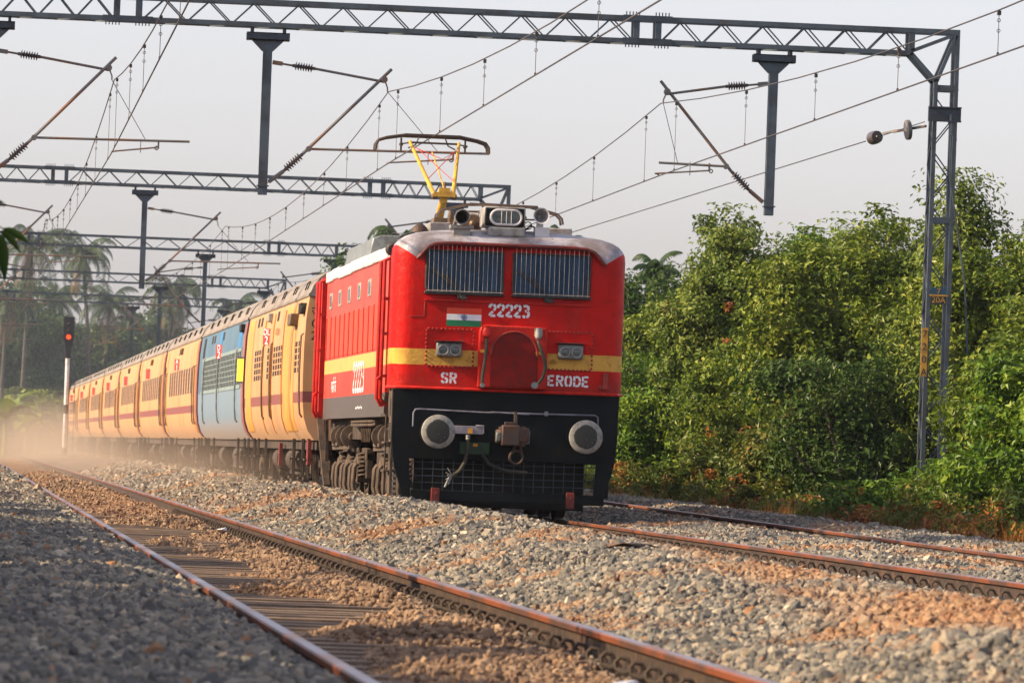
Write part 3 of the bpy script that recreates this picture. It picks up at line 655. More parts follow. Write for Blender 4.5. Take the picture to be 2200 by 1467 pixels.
# door rails by the cab
def handrails(y0, y1, z0, z1, xs=-1.60):
    mb = MB()
    for y in (y0, y1):
        mb.tube([(xs+.08,y,z1+.04),(xs-.01,y,z1),(xs-.01,y,z0+.1),(xs+.08,y,z0)], .026, 8)
        for z in (z1-.5, (z0+z1)/2, z0+.4): mb.bar((xs+.1,y,z),(xs,y,z),.03,.03)
    mb.tube([(xs,y0,z0+.4),(xs-.06,y0-.05,z0+.35),(xs-.06,y0-.05,z0+.1),(xs,y0,z0)], .022, 8)
    mb.build('handrail', MAT['redpipe'], loco)
handrails(.78, 1.42, 1.42, 3.35); handrails(14.25, 14.9, 1.30, 3.42)
mb = MB(); mb.box(-1.5,-1.40,.9,1.25,3.35,3.5); mb.box(-1.52,-1.40,.66,.8,2.7,3.2); mb.build('door_bracket', MAT['redtag'], loco, bevel=.01)
mb = MB(); mb.box(-1.545,-1.40,.70,1.48,1.28,1.32); mb.box(-1.545,-1.40,.70,1.48,1.55,1.60); mb.build('door_step', MAT['grime'], loco)
# side details: portholes, filter panels, number, small writing
for i in range(6):
    y = 2.6 + i*2.05; mb = MB(); mb.box(-1.512,-1.49,y,y+.55,2.97,3.22); p = mb.build('porthole', MAT['greybox'], loco, bevel=.01)
    mb = MB(); mb.box(-1.517,-1.49,y+.1,y+.45,3.015,3.175); mb.build('pane', MAT['lampglass'], p)
MAT['panelred'] = M('orange red filter panel', (.63,.055,.02), (.50,.040,.017), .55, 0, 2)
for i in range(12):
    y = 1.95 + i*1.0; mb = MB(); mb.box(-1.507,-1.49,y,y+.86,2.21,2.83)
    mb.build('filter_panel', MAT['panelred'], loco, bevel=.006)
mb = MB()
for i in range(13): mb.bar((-1.502,1.88+i*1.0,2.2),(-1.502,1.88+i*1.0,2.84),.05,.03,(1,0,0))
build_each(mb, 'panel_rib', MAT['lside'], loco)
mb = MB(); stencil(mb, '22223', 0, 0, .44, 2.3, 0, .16); o = mb.build('number_22223', MAT['white'], loco, smooth=0); o.location = (-1.507, 7.6, 1.64); o.rotation_euler = (0, 0, R(-90))
text('side_writing', '\u092d\u093e\u0930\u0924\u0940\u092f \u0930\u0947\u0932', .26, MAT['white'], loco, (-1.505, 11.8, 1.76), (R(90), 0, R(-90)))
mb = MB()
for i in range(5): mb.bar((-1.505, 5.6+i*.28, 1.42+.02*(i%2)), (-1.505, 5.75+i*.28, 1.42), .004, .03)
mb.build('sill_marks', MAT['white'], loco)

# black apron, cowcatcher
mb = MB()
mb.prism([(-1.50,1.655),(1.50,1.655),(1.49,1.05),(1.46,.74),(-1.47,.74),(-1.495,1.05)], .035, .16)
mb.prism([(-1.47,.74),(-1.25,.74),(-1.22,.24),(-1.32,.22),(-1.45,.64)], .035, .10); mb.prism([(1.46,.74),(1.22,.74),(1.20,.28),(1.34,.28),(1.43,.62)], .035, .10)
mb.box(-1.22,1.22,.03,.12,.20,.335); mb.box(1.20,1.34,.035,.10,.20,.28)
ap = mb.build('apron', MAT['black'], loco, bevel=.008)
mb = MB()     # side of the apron, dusty, with step holes
mb.prism([(.16,1.66),(.72,1.66),(.72,1.28),(.52,1.24),(.46,.7),(.32,.18),(.10,.18),(.12,.62),(.12,1.1)], -1.50, -1.46, 'yz'); mb2 = MB(); mb2.prism([(.16,1.66),(.72,1.66),(.72,1.28),(.52,1.24),(.46,.7),(.32,.3),(.10,.3),(.12,.62),(.12,1.1)], 1.36, 1.40, 'yz'); mb2.build('side_panel', MAT['black'], ap)
for z, d in ((.20,.62),(.55,.5),(.92,.5)): mb.box(-1.58,-1.30,.12,.12+d,z,z+.03)
mb.bar((-1.53,.62,.2),(-1.53,.62,1.3),.05,.02); mb.bar((-1.5,.1,.2),(-1.5,.95,.16),.04,.03)
mb.build('side_step', MAT['grime_light'], ap, bevel=.004)
mb = MB()
for z, y0, y1 in ((1.30,.26,.42),(.98,.2,.36),(.70,.18,.34)): mb.box(-1.504,-1.49,y0,y1,z,z+.22)
mb.build('step_hole', MAT['dark'], ap)
mb = MB()
for i in range(19): x = -1.2 + 2.4*i/18; mb.tube([(x,.06,.33),(x+random.uniform(-.006,.006),.055,.74)], .0055, 5)
for z in (.43,.52,.61,.70): mb.tube([(-1.22,.058,z),(-.4,.05,z+random.uniform(-.008,.004)),(.4,.05,z-.008),(1.22,.058,z)], .0055, 5)
mb.build('cowcatcher_grille', MAT['galv_dark'], ap)
for x in (-.895, .89):
    mb = MB(); mb.box(x-.055,x+.055,-.02,.03,.15,.365); mb.lathe((x+.01,-.02,.29),(0,-1,0),[(.016,0),(.012,.012)],8); mb.build('rail_guard', MAT['redtag'], loco, bevel=.006)
mb = MB(); mb.tube([(-1.225,-.05,1.16),(-1.225,-.06,1.34),(-1.20,-.06,1.385),(-1.14,-.06,1.39),(-.3,-.06,1.375),(.05,-.06,1.38),(.7,-.06,1.385),(1.17,-.06,1.39),(1.21,-.06,1.37),(1.22,-.05,1.25)], .011, 8); mb.tube([(-.2,-.075,1.385),(.3,-.075,1.372)], .012, 6)
mb.box(.505,.55,-.085,-.04,1.36,1.42); mb.build('uncoupling_rod', M('grey painted rod', (.24,.235,.27), (.13,.125,.15), .5, .2, 6), loco)
# buffers
g = G('buffer plate'); x_, y_, z_ = g.xyz(); rr = g.m('SQRT', g.m('ADD', g.m('MULTIPLY', x_, x_), g.m('MULTIPLY', z_, z_)))
rr = g.m('ADD', rr, g.m('MULTIPLY', g.m('SUBTRACT', g.noise(9, 5, .7), .5), .055))
k_ = g.step(rr, .150, .160); c = g.mix(k_, g.mix(g.step(g.noise(50, 2), .66, .7), (.022,.024,.02), (.2,.19,.16)), g.mix(g.step(g.noise(14, 5, .75), .45, .62), (.27,.26,.235), (.17,.16,.14)))
g.bsdf(c, .55, 0, g.bump(g.noise(30), .003), .4); MAT['buffer'] = g.mat
for x, dz in ((-.93,0.0),(1.01,.0)):
    mb = MB(); mb.lathe((x,.06,1.10),(0,-1,0),[(.20,0),(.20,.05),(.14,.07),(.13,.34),(.085,.36),(.085,.56)],24); b = mb.build('buffer', MAT['black'], loco)
    mb = MB(); mb.lathe((0,0,0),(0,-1,0),[(.06,-.06),(.21,-.015),(.222,0),(.222,.022),(.212,.034),(.12,.042),(.0,.045)],40); o = mb.build('buffer_plate', MAT['buffer'], b, smooth=50); o.location = (x,-.52,1.10)
# coupler
mb = MB(); mb.box(-.09,.11,-.48,.1,.98,1.20); mb.box(-.10,.14,-.60,-.40,.95,1.22); mb.lathe((.17,-.5,.94),(0,0,1),[(.05,0),(.06,.03),(.06,.24),(.05,.27)],12); mb.prism([(.10,-.6),(.25,-.56),(.28,-.42),(.20,-.32),(.10,-.36)], 1.0, 1.19, 'xy'); mb.prism([(-.10,-.52),(-.17,-.44),(-.16,-.3),(-.09,-.28)], .98, 1.16, 'xy')
cp = mb.build('coupler', MAT['rustbrown'], loco, bevel=.02)
mb = MB(); mb.bar((.085,-.55,1.18),(.075,-.52,1.40),.045,.03,(0,1,0)); mb.box(-.06,.09,-.56,-.46,1.22,1.26); mb.build('lift_lever', MAT['grime'], cp, bevel=.005)
mb = MB(); mb.torus((.115,-.42,.80),(0,1,0),.085,.018,20,8); mb.tube([(.06,-.42,.86),(.1,-.42,.97)], .018, 8); mb.tube([(.18,-.42,.86),(.16,-.42,.97)], .018, 8); mb.build('chain_link', MAT['rustbrown'], cp)
mb = MB(); mb.box(.21,.30,-.30,-.1,.98,1.16); mb.box(-.17,-.1,-.55,-.45,1.0,1.12); mb.build('coupler_guide', MAT['chrome_grey'], cp, bevel=.015)
mb = MB(); mb.box(-.69,-.30,-.10,.04,1.085,1.19); mb.tube([(-.4,-.1,1.2),(-.3,-.12,1.2),(-.29,-.1,1.1)], .01, 6); hb = mb.build('brake_pipe_bracket', M('pale grey paint', (.30,.29,.33), (.18,.17,.2), .5, 0, 6), loco, bevel=.012)
mb = MB(); mb.box(-.50,-.44,-.108,-.10,1.095,1.16); mb.build('sticker', MAT['sticker'], hb)
mb = MB(); mb.box(-.60,-.20,-.02,.04,.82,.985); gb = mb.build('junction_box', MAT['green_box'], loco, bevel=.01)
mb = MB(); mb.box(-.42,-.36,-.028,-.02,.925,.965); mb.build('sticker', MAT['sticker'], gb)
mb = MB(); mb.tube([(-.50,-.12,1.02),(-.50,-.14,.9),(-.53,-.16,.72),(-.60,-.17,.60),(-.70,-.16,.52)], .024, 8); mb.build('brake_hose', MAT['hose'], loco)
mb = MB(); mb.tube([(-.30,-.06,.82),(-.2,-.08,.70),(0.0,-.09,.62),(.3,-.06,.60)], .026, 8); mb.build('brake_hose', MAT['rubber'], loco)
mb = MB(); mb.lathe((-.50,-.12,1.01),(0,0,1),[(.024,0),(.032,.01),(.024,.03),(.032,.05),(.024,.06)],10)
for a in range(9): mb.tube([(-.69,-.16,.53),(-.76+.02*math.sin(a*2.1),-.2,.53-.03*a+.10)], .007, 5)
mb.tube([(-.74,-.19,.50),(-.79,-.19,.38)], .014, 6); mb.build('rag_end', MAT['greybox'], loco)

# underframe and bogies
mb = MB(); mb.box(-1.30,1.30,.2,15.3,.98,1.28); mb.box(-1.0,1.0,5.9,9.2,.35,.98); mb.build('underframe', MAT['grime'], loco)
mb = MB(); mb.box(-1.15,1.12,.5,.56,.12,1.0); mb.build('dark_backing', MAT['dark'], loco)  # dark sheet added behind the grille to paint in underbody shade
def wheel(parent, x, y, r=.546, w=.13):
    mb = MB(); s = 1 if x > 0 else -1
    mb.lathe((x, y, r), (s, 0, 0), [(.09,-.1),(.12,-.06),(.40*r/.546,-.04),(.43*r/.546,-w/2),(r+.025,-w/2),(r+.02,-w/2+.03),(r,-w/2+.035),(r-.008,w/2),(.44*r/.546,w/2),(.40*r/.546,.01),(.14,.03),(.12,.07),(.0,.075)], 32)
    return mb.build('wheel', MAT['grime'], parent)
def coil(mb, x, y, z0, z1, r=.09, t=.018, k=6):
    n = k*10; mb.tube([(x + r*math.cos(2*math.pi*i/10), y + r*math.sin(2*math.pi*i/10), z0 + (z1-z0)*i/n) for i in range(n+1)], t, 5)
for yc in (3.2, 11.9):
    bf = MB()
    for x in (-1.08, 1.08):
        bf.box(x-.07, x+.07, yc-2.5, yc+2.5, .66, .86); bf.box(x-.06, x+.06, yc-2.5, yc-2.35, .4, .8)
    bf.box(-1.08,1.08,yc-1.05,yc-.8,.66,.84); bf.box(-1.08,1.08,yc+.8,yc+1.05,.66,.84); bf.box(-.6,.6,yc-2.3,yc+2.3,.3,.75)
    b = bf.build('bogie', MAT['grime'], loco, bevel=.02)
    for y in (yc-1.85, yc, yc+1.85):
        for x in (-.88, .88): wheel(b, x, y)
        mb = MB()
        mb.prism([(y-.2,.35),(y+.2,.35),(y+.24,.62),(y+.12,.78),(y-.12,.78),(y-.24,.62)], -1.24, -1.06, 'yz'); mb.lathe((-1.22,y,.546),(-1,0,0),[(.16,0),(.15,.05),(.06,.07)],16); mb.build('axle_box', MAT['grime_light'], b, bevel=.015)
        mb = MB(); coil(mb, -1.13, y-.36, .42, .80); coil(mb, -1.13, y+.36, .42, .80); build_each(mb, 'coil_spring', MAT['grime_light'], b)
        mb = MB()
        for dy in (-.52,-.28,.28,.52): mb.tube([(-1.26,y+dy,.62),(-1.30,y+dy,.56),(-1.31,y+dy,.3),(-1.27,y+dy,.14)], .028, 7)
        mb.bar((-1.28,y-.6,.17),(-1.28,y+.6,.17),.05,.04); mb.build('brake_rigging', MAT['grime_light'], b)
    mb = MB()
    for k, dy in enumerate((-1.35, -.2, 1.0)):
        y = yc + dy; mb.lathe((-1.30,y,1.02),(0,1,0),[(.0,-.36),(.05,-.36),(.06,-.31),(.17,-.30),(.175,-.27),(.12,-.22),(.11,.05),(.15,.08),(.15,.14),(.09,.18),(.09,.28),(.13,.3),(.13,.36),(.0,.37)],20)
    mb.bar((-1.33,yc-1.9,.86),(-1.33,yc+1.9,.84),.06,.05); mb.bar((-1.36,yc+.3,.9),(-1.36,yc+1.5,.9),.07,.05); mb.build('brake_cylinder', MAT['grime_light'], b)
mb = MB()
for z in (1.19,1.24): mb.tube([(-1.40,4.2,z),(-1.43,4.6,z-.01),(-1.43,8.6,z-.01),(-1.38,9.2,z+.02)], .02, 6)
for i in range(6): mb.tube([(-1.36,5.2+.35*i,1.24),(-1.38,5.4+.35*i,1.1),(-1.35,5.9+.3*i,.95)], .018, 6)
mb.build('side_pipe', MAT['grime_light'], loco)
mb = MB()   # slatted sandbox casing with pale steps, below the side sill
mb.box(-1.34,-1.14,1.15,1.75,.16,.66); mb.build('sand_box', MAT['grime_light'], loco, bevel=.02)
mb = MB()
for i in range(7): mb.box(-1.40,-1.335,1.10,1.55,.20+.07*i,.235+.07*i)
mb.build('sand_box_slat', MAT['greybox'], loco)
mb = MB()
for y in (14.5, 14.9): mb.bar((-1.38,y,.12),(-1.42,y-.1,1.28),.06,.05)
mb.bar((-1.40,14.2,.25),(-1.50,14.9,1.3),.10,.05); mb.box(-1.5,-1.3,14.2,14.9,.16,.20); build_each(mb, 'side_bracket', MAT['grime_light'], loco)

# ---------------------------------------------------------------- coaches
def coach_paint(name, base, base2, lower, stripe):
    g = G(name); x, y, z = g.xyz(); zz = g.m('ADD', z, g.m('MULTIPLY', g.m('SUBTRACT', g.noise(2, 4), .5), .01))
    c = g.mix(g.step(g.noise(.8, 6, .65), .40, .68), base, base2)
    c = g.mix(g.m('MULTIPLY', g.step(g.noise(5, 4, .6, stretch=(1, 1, .08)), .55, .8), .35), c, tuple(q*.6 for q in base2))
    if lower: c = g.mix(g.step(g.m('SUBTRACT', 1.98, zz), -.004, .004), c, lower)
    if stripe: c = g.mix(g.m('MULTIPLY', g.step(zz, 1.565, 1.57), g.m('SUBTRACT', 1, g.step(zz, 1.745, 1.75))), c, stripe)
    c = g.mix(g.m('MULTIPLY', g.step(g.m('ADD', g.m('SUBTRACT', 1.45, z), g.m('MULTIPLY', g.noise(3), .25)), .1, .6), .55), c, (.40,.27,.18))
    g.bsdf(c, .5, 0, g.bump(g.noise(1.5, 3), .006), .4); return g.mat
MAT['yellow'] = coach_paint('yellow coach paint', (.52,.270,.115), (.40,.20,.083), None, (.21,.060,.052))
MAT['blue'] = coach_paint('blue coach paint', (.075,.14,.20), (.06,.115,.17), (.15,.205,.26), None)
MAT['ochre'] = M('bright yellow doorway', (.58,.275,.05), (.48,.22,.04), .5, 0, 2)
MAT['deepblue'] = M('bright blue doorway', (.03,.19,.42), (.02,.14,.34), .5, 0, 2)
MAT['teal'] = M('pale teal window grille', (.20,.26,.25), (.15,.20,.19), .5, 0, 4)
MAT['roofc'] = M('dusty coach roof', (.235,.200,.170), (.155,.125,.10), .7, 0, .9, .4, .65, bump=.006, bs=3)
MAT['gangway'] = M('faded red gangway edge', (.27,.09,.075), (.2,.07,.06), .6, 0, 3)
MAT['coachglass'] = M('dim coach window', (.035,.028,.022), (.02,.017,.014), .5)
MAT['placard'] = M('red coach placard', (.42,.025,.02), (.33,.025,.02), .5)
MAT['boardyellow'] = M('yellow notice board', (.88,.60,.02), (.8,.5,.02), .5)
HALF = [(1.40,.955),(1.52,1.12),(1.585,1.32),(1.615,1.6),(1.625,2.0),(1.62,2.5),(1.60,2.95),(1.555,3.30)]
ROOF = [(1.575,3.30),(1.58,3.335),(1.545,3.37),(1.50,3.48),(1.40,3.61),(1.24,3.73),(1.0,3.83),(.68,3.92),(.35,3.97),(0,3.985)]
def side_x(z): return float(np.interp(z, [p[1] for p in HALF], [p[0] for p in HALF]))
def side_panel(mb, y0, y1, z0, z1, out=.006, thick=.03):
    """a thin panel that follows the curved side"""
    zs = [z0] + [p[1] for p in HALF if z0 < p[1] < z1] + [z1]; vs = []; n = len(zs)
    for y in (y0, y1):
        for z in zs: vs.append((-(side_x(z) + out), y, z))
        for z in zs: vs.append((-(side_x(z) + out - thick), y, z))
    fs = []
    for i in range(n-1):
        fs += [(i, i+1, 2*n+i+1, 2*n+i), (n+i, 3*n+i, 3*n+i+1, n+i+1), (i, n+i, n+i+1, i+1), (2*n+i, 2*n+i+1, 3*n+i+1, 3*n+i)]
    fs += [(0, 2*n, 3*n, n), (n-1, 2*n-1, 4*n-1, 3*n-1)]
    mb.add(vs, fs)
def rail_pipe(mb, y, z0, z1, r=.022):
    zs = np.linspace(z0, z1, 7); pts = [(-(side_x(zs[0])+.0), y, zs[0]-.06)] + [(-(side_x(z)+.04), y, z) for z in zs] + [(-(side_x(z1)), y, z1+.04)]
    mb.tube(pts, r, 6)
def coach_base(label, L, paint, gang=True):
    t = thing('passenger_coach', label, 'railway coach', (7.25, 0, 0), 'coaches of the train')
    mb = MB(); P = [(-x, z) for x, z in HALF[::-1]] + [(x, z) for x, z in HALF]
    mb.prism(P, 0, L); mb.build('body', paint, t, smooth=30)
    mb = MB(); P = [(-x, z) for x, z in ROOF] + [(x, z) for x, z in ROOF[-2::-1]]
    mb.prism(P, -.04, L+.04); rf = mb.build('roof', MAT['roofc'], t, smooth=30)
    mb = MB(); n = int(L/3.2)
    for i in range(n):
        y = 1.2 + i*(L-2.0)/n; mb.tube([(-1.53,y,3.44),(-1.48,y,3.57),(-1.48,y+.6,3.57),(-1.53,y+.6,3.44)], .011, 5)
    build_each(mb, 'roof_hook', MAT['dark'], rf)
    mb = MB(); mb.box(-1.35,1.35,.1,L-.1,.80,.96); mb.box(-1.1,1.1,6.2,L-6.2,.35,.8)
    for y in (5.8, 7.4, L-7.2): mb.lathe((-1.15,y,.62),(0,1,0),[(0,0),(.2,0),(.22,.05),(.22,1.1),(.2,1.15),(0,1.15)],14)
    mb.build('underframe', MAT['grime'], t)
    for yc in (3.0, L-3.0):
        mb = MB()
        for x in (-1.0, 1.0): mb.box(x-.06, x+.06, yc-1.9, yc+1.9, .50, .68)
        mb.box(-1,1,yc-.4,yc+.4,.4,.8); b = mb.build('bogie', MAT['grime'], t)
        for dy in (-1.45, 1.45):
            for x in (-.86, .86): wheel(b, x, yc+dy, .457, .12)
            mb = MB(); mb.lathe((-1.02,yc+dy,.457),(-1,0,0),[(.16,0),(.15,.12),(.05,.14)],12)
            for q in (-.32,.32): mb.lathe((-1.05,yc+dy+q,.38),(0,0,1),[(.09,0),(.11,.02),(.11,.22),(.06,.24),(.06,.4)],10)
            mb.build('axle_box', MAT['grime_light'], b)
        mb = MB()
        for q in (-.6,.0,.6): mb.bar((-1.18,yc+q,.2),(-1.2,yc+q,.95),.05,.05)
        mb.bar((-1.2,yc-.8,.24),(-1.2,yc+.8,.24),.06,.05); mb.build('hanger', MAT['grime_light'], b)
    mb = MB()
    for y in (.8, 2.3, 4.9, L-4.9, L-2.3, L-.8):
        mb.bar((-1.42,y,.30),(-1.42,y,.98),.06,.03); mb.bar((-1.42,y+.4,.30),(-1.42,y+.4,.98),.06,.03); mb.box(-1.5,-1.36,y,y+.4,.30,.34); mb.box(-1.5,-1.36,y,y+.4,.62,.65)
    build_each(mb, 'footstep_bar', MAT['grime'], t)
    if gang:
        mb = MB(); mb.box(-.7,.7,-.55,.02,1.0,3.2); mb.build('gangway', MAT['dark'], t)
        mb = MB()
        side_panel(mb, -.02, .75, 1.0, 3.25, .004); mb.build('end_edge', MAT['gangway'], t)
    return t
def placard(t, y, a, b, col='placard'):
    mb = MB(); mb.prism([(-1.60,y),(-1.72,y+.25),(-1.71,y+.27),(-1.59,y+.02)], 2.67, 2.965, 'xy'); p = mb.build('placard', MAT[col], t)
    ra = math.atan2(-.25, .12); cx, cy = -1.660 - .004, y + .125 - .002
    if not a: return
    text('letters', a, .16, MAT['white'], p, (cx, cy, 2.895), (R(90), 0, ra), .001, sx=1.25)
    text('letters', b, .21, MAT['white'], p, (cx, cy, 2.745), (R(90), 0, ra), .001, sx=1.25)
def vents(t, y, n=2, col='dark'):
    for i in range(n):
        mb = MB(); side_panel(mb, y+i*1.1, y+i*1.1+.6, 3.06, 3.23, .005); mb.build('vent', MAT[col], t)

# first coach: baggage coach with louvred openings
L1 = 18.7
c1 = coach_base('yellow baggage coach with louvred openings coupled right behind the locomotive', L1, MAT['yellow'], gang=False); c1.location.y = 93.2
def louvre(t, y0, y1, z0, z1, nx, nz, mat='dark'):
    w = (y1-y0)/nx; h = (z1-z0)/nz
    for i in range(nx):
        mb = MB()
        for j in range(nz): side_panel(mb, y0+i*w+w*.18, y0+i*w+w*.82, z0+j*h+h*.12, z0+j*h+h*.88, .004)
        mb.build('louvre', MAT[mat], t)
louvre(c1, 12.4, 15.5, 2.04, 2.63, 4, 5); louvre(c1, 9.6, 11.1, 2.04, 2.62, 2, 5); louvre(c1, 6.1, 9.1, 2.07, 2.61, 4, 5); louvre(c1, .8, 2.6, 2.06, 2.6, 2, 5)
for y0, y1 in ((2.6,5.6), (16.2,18.2)):
    mb = MB(); side_panel(mb, y0, y1, 1.1, 3.22, .008); mb.build('doorway', MAT['ochre'], c1)
for y0, y1 in ((6.0,12.3),):
    mb = MB()
    for y in (6.0, 9.3, 12.2): side_panel(mb, y, y+.05, 1.05, 3.2, .02)
    build_each(mb, 'sliding_door_edge', MAT['ochre'], c1)
mb = MB(); 
for y in (.35, 9.3, 11.9): rail_pipe(mb, y, 1.38, 2.66, .019)
build_each(mb, 'handrail', MAT['brass'], c1)
placard(c1, 10.6, 'DL', '2')
vents(c1, 13.6); vents(c1, 8.2, 1)
mb = MB(); mb.box(-1.66,-1.55,10.4,10.8,3.08,3.24); mb.build('lamp_box', MAT['greybox'], c1, bevel=.02)
mb = MB(); mb.box(-1.74,-1.55,2.2,3.0,2.86,3.06); mb.build('meter_box', MAT['brass'], c1, bevel=.02)
mb = MB(); mb.box(-1.68,-1.5,.5,1.0,3.02,3.20); mb.lathe((-1.6,.6,3.1),(0,-1,0),[(.07,0),(.09,.05),(.07,.12)],14); mb.build('tail_lamp', MAT['dark'], c1, bevel=.02)
MAT['faded'] = M('faded stencil', (.30,.14,.05), (.45,.22,.07), .7, 0, 6)
text('end_writing', '\u091c\u0940\nGS\n24', .20, MAT['dark'], c1, (-1.52, -.012, 2.85), (R(90), 0, 0), .002, 'LEFT')
text('side_writing', 'GSCN', .16, MAT['faded'], c1, (-1.628, 8.0, 2.86), (R(90), 0, R(-90)), .002, sx=3)
mb = MB()
for i in range(7): mb.bar((-1.28,-.004,2.3-.07*i),(-.95-.05*(i%3),-.004,2.3-.07*i),.006,.02)
mb.build('end_plate_lines', MAT['faded'], c1)
# coupling gear and red hoses under the near end
mb = MB(); mb.box(-1.46,-1.40,.6,1.0,.55,.95); mb.box(-1.46,-1.40,8.8,9.1,.5,.9); build_each(mb, 'red_tank', MAT['redtag'], c1)
for x in (-.95,.95):
    mb = MB(); mb.lathe((x,.0,1.1),(0,-1,0),[(.14,0),(.12,.3),(.08,.32),(.08,.5),(.2,.52),(.22,.56),(0,.58)],20); mb.build('buffer', MAT['grime'], c1)

# second coach: blue with barred window band
L2 = 20.8
c2 = coach_base('blue coach with a wide barred window grille between two yellow coaches', L2, MAT['blue']); c2.location.y = 112.6
mb = MB(); side_panel(mb, 1.2, 18.9, 2.02, 2.72, .006); mb.build('dark_opening', MAT['dark'], c2)
for y0, y1 in ((1.2, 9.9), (10.3, 18.9)):
    mb = MB(); n = 13
    for i in range(n+1): y = y0 + (y1-y0)*i/n; side_panel(mb, y-.075, y+.075, 2.02, 2.72, .008)
    for z in (2.03, 2.14, 2.25, 2.36, 2.47, 2.58, 2.71): side_panel(mb, y0, y1, z-.008, z+.008, .010)
    side_panel(mb, y0-.1, y1+.1, 1.96, 2.03, .014); side_panel(mb, y0-.1, y1+.1, 2.70, 2.77, .014); mb.build('window_grille', MAT['teal'], c2)
for y0, y1, col in ((1.6,2.7,'deepblue'), (10.2,11.2,'deepblue'), (18.2,19.2,'dark')):
    mb = MB(); side_panel(mb, y0, y1, 2.78, 3.24, .006); mb.build('upper_panel', MAT[col], c2)
mb = MB(); mb.box(-1.66,-1.5,1.0,1.6,3.08,3.24); mb.build('lamp_box', MAT['dark'], c2, bevel=.02)
vents(c2, 13.6); vents(c2, 9.4, 1, 'dark')
placard(c2, 10.0, 'D', '2')
mb = MB()
for y in (2.6, 10.6, 17.6): rail_pipe(mb, y, 1.35, 2.75, .019)
build_each(mb, 'handrail', MAT['chrome_grey'], c2)
mb = MB(); mb.prism([(-1.61,.05),(-1.735,.35),(-1.715,.38),(-1.59,.08)], 2.05, 2.57, 'xy'); p = mb.build('notice_board', MAT['rubber'], c2)
mb = MB(); mb.prism([(-1.62,.06),(-1.733,.33),(-1.735,.329),(-1.623,.059)], 2.09, 2.53, 'xy'); mb.build('yellow_face', MAT['boardyellow'], p)

# third coach and its repeats
L3 = 20.8
def window_coach(label):
    t = coach_base(label, L3, MAT['yellow'])
    for i in range(10):
        y = 2.9 + i*1.5; mb = MB(); side_panel(mb, y, y+.84, 2.04, 2.66, .004); w = mb.build('window', MAT['coachglass'], t)
        mb = MB()
        for k in range(4): side_panel(mb, y, y+.84, 2.15+.12*k, 2.16+.12*k, .006)
        mb.build('window_bars', MAT['grime'], w)
    for y0 in (.95, L3-1.75):
        mb = MB(); side_panel(mb, y0, y0+.85, 1.1, 3.2, .008); d = mb.build('door', MAT['ochre'], t)
        mb = MB(); rail_pipe(mb, y0-.1, 1.35, 2.65, .018); rail_pipe(mb, y0+.95, 1.35, 2.65, .018); build_each(mb, 'handle', MAT['brass'], d)
    mb = MB(); side_panel(mb, L3-.6, L3-.15, 2.6, 2.85, .01); mb.build('junction_box', MAT['dark'], t)
    vents(t, 10.6, 2); 
    mb = MB(); mb.box(-1.65,-1.5,9.8,10.1,3.06,3.22); mb.build('lamp_box', MAT['brass'], t, bevel=.02)
    return t
c3 = window_coach('yellow coach with a row of open windows directly behind the blue coach'); c3.location.y = 134.2
proto = c3
lab = ['fourth coach of the train, yellow, second behind the blue one', 'fifth coach of the train, yellow, third behind the blue one',
       'sixth coach of the train, yellow and paling in the dust, fourth behind the blue one', 'seventh coach of the train, dust-faded yellow, fifth behind the blue one',
       'eighth coach of the train, dust-veiled yellow, next to last in sight', 'last coach in sight at the dusty tail of the train beside the red signal']
for i, l in enumerate(lab):
    c = dup(proto, (7.25, 134.2 + 21.75*(i+1), 0), l)
    placard(c, 11.5, '', '')
placard(c3, 11.5, 'A', '1')

# ---------------------------------------------------------------- portals over the tracks
ZC0, ZC1 = 7.88, 8.27
def lattice(mb, p0, p1, q0, q1, n, r=.012):
    """zigzag between line p (p0-p1) and line q (q0-q1)"""
    p0, p1, q0, q1 = map(Vector, (p0, p1, q0, q1))
    for i in range(n):
        a = p0.lerp(p1, i/n); b = q0.lerp(q1, (i+.5)/n); c = p0.lerp(p1, (i+1)/n); mb.bar(a, b, r*2, r*2); mb.bar(b, c, r*2, r*2)
def insulator(mb, p0, p1, r=.075, n=7):
    p0 = Vector(p0); p1 = Vector(p1); L = (p1-p0).length; prof = [(.02,0),(.03,L*.05)]
    for i in range(n):
        t = L*(.12 + .76*i/n); prof += [(.028,t),(r,t+L*.05),(r*.96,t+L*.065),(.028,t+L*.085)]
    prof += [(.03,L*.95),(.02,L)]
    mb.lathe(p0, p1-p0, prof, 14)
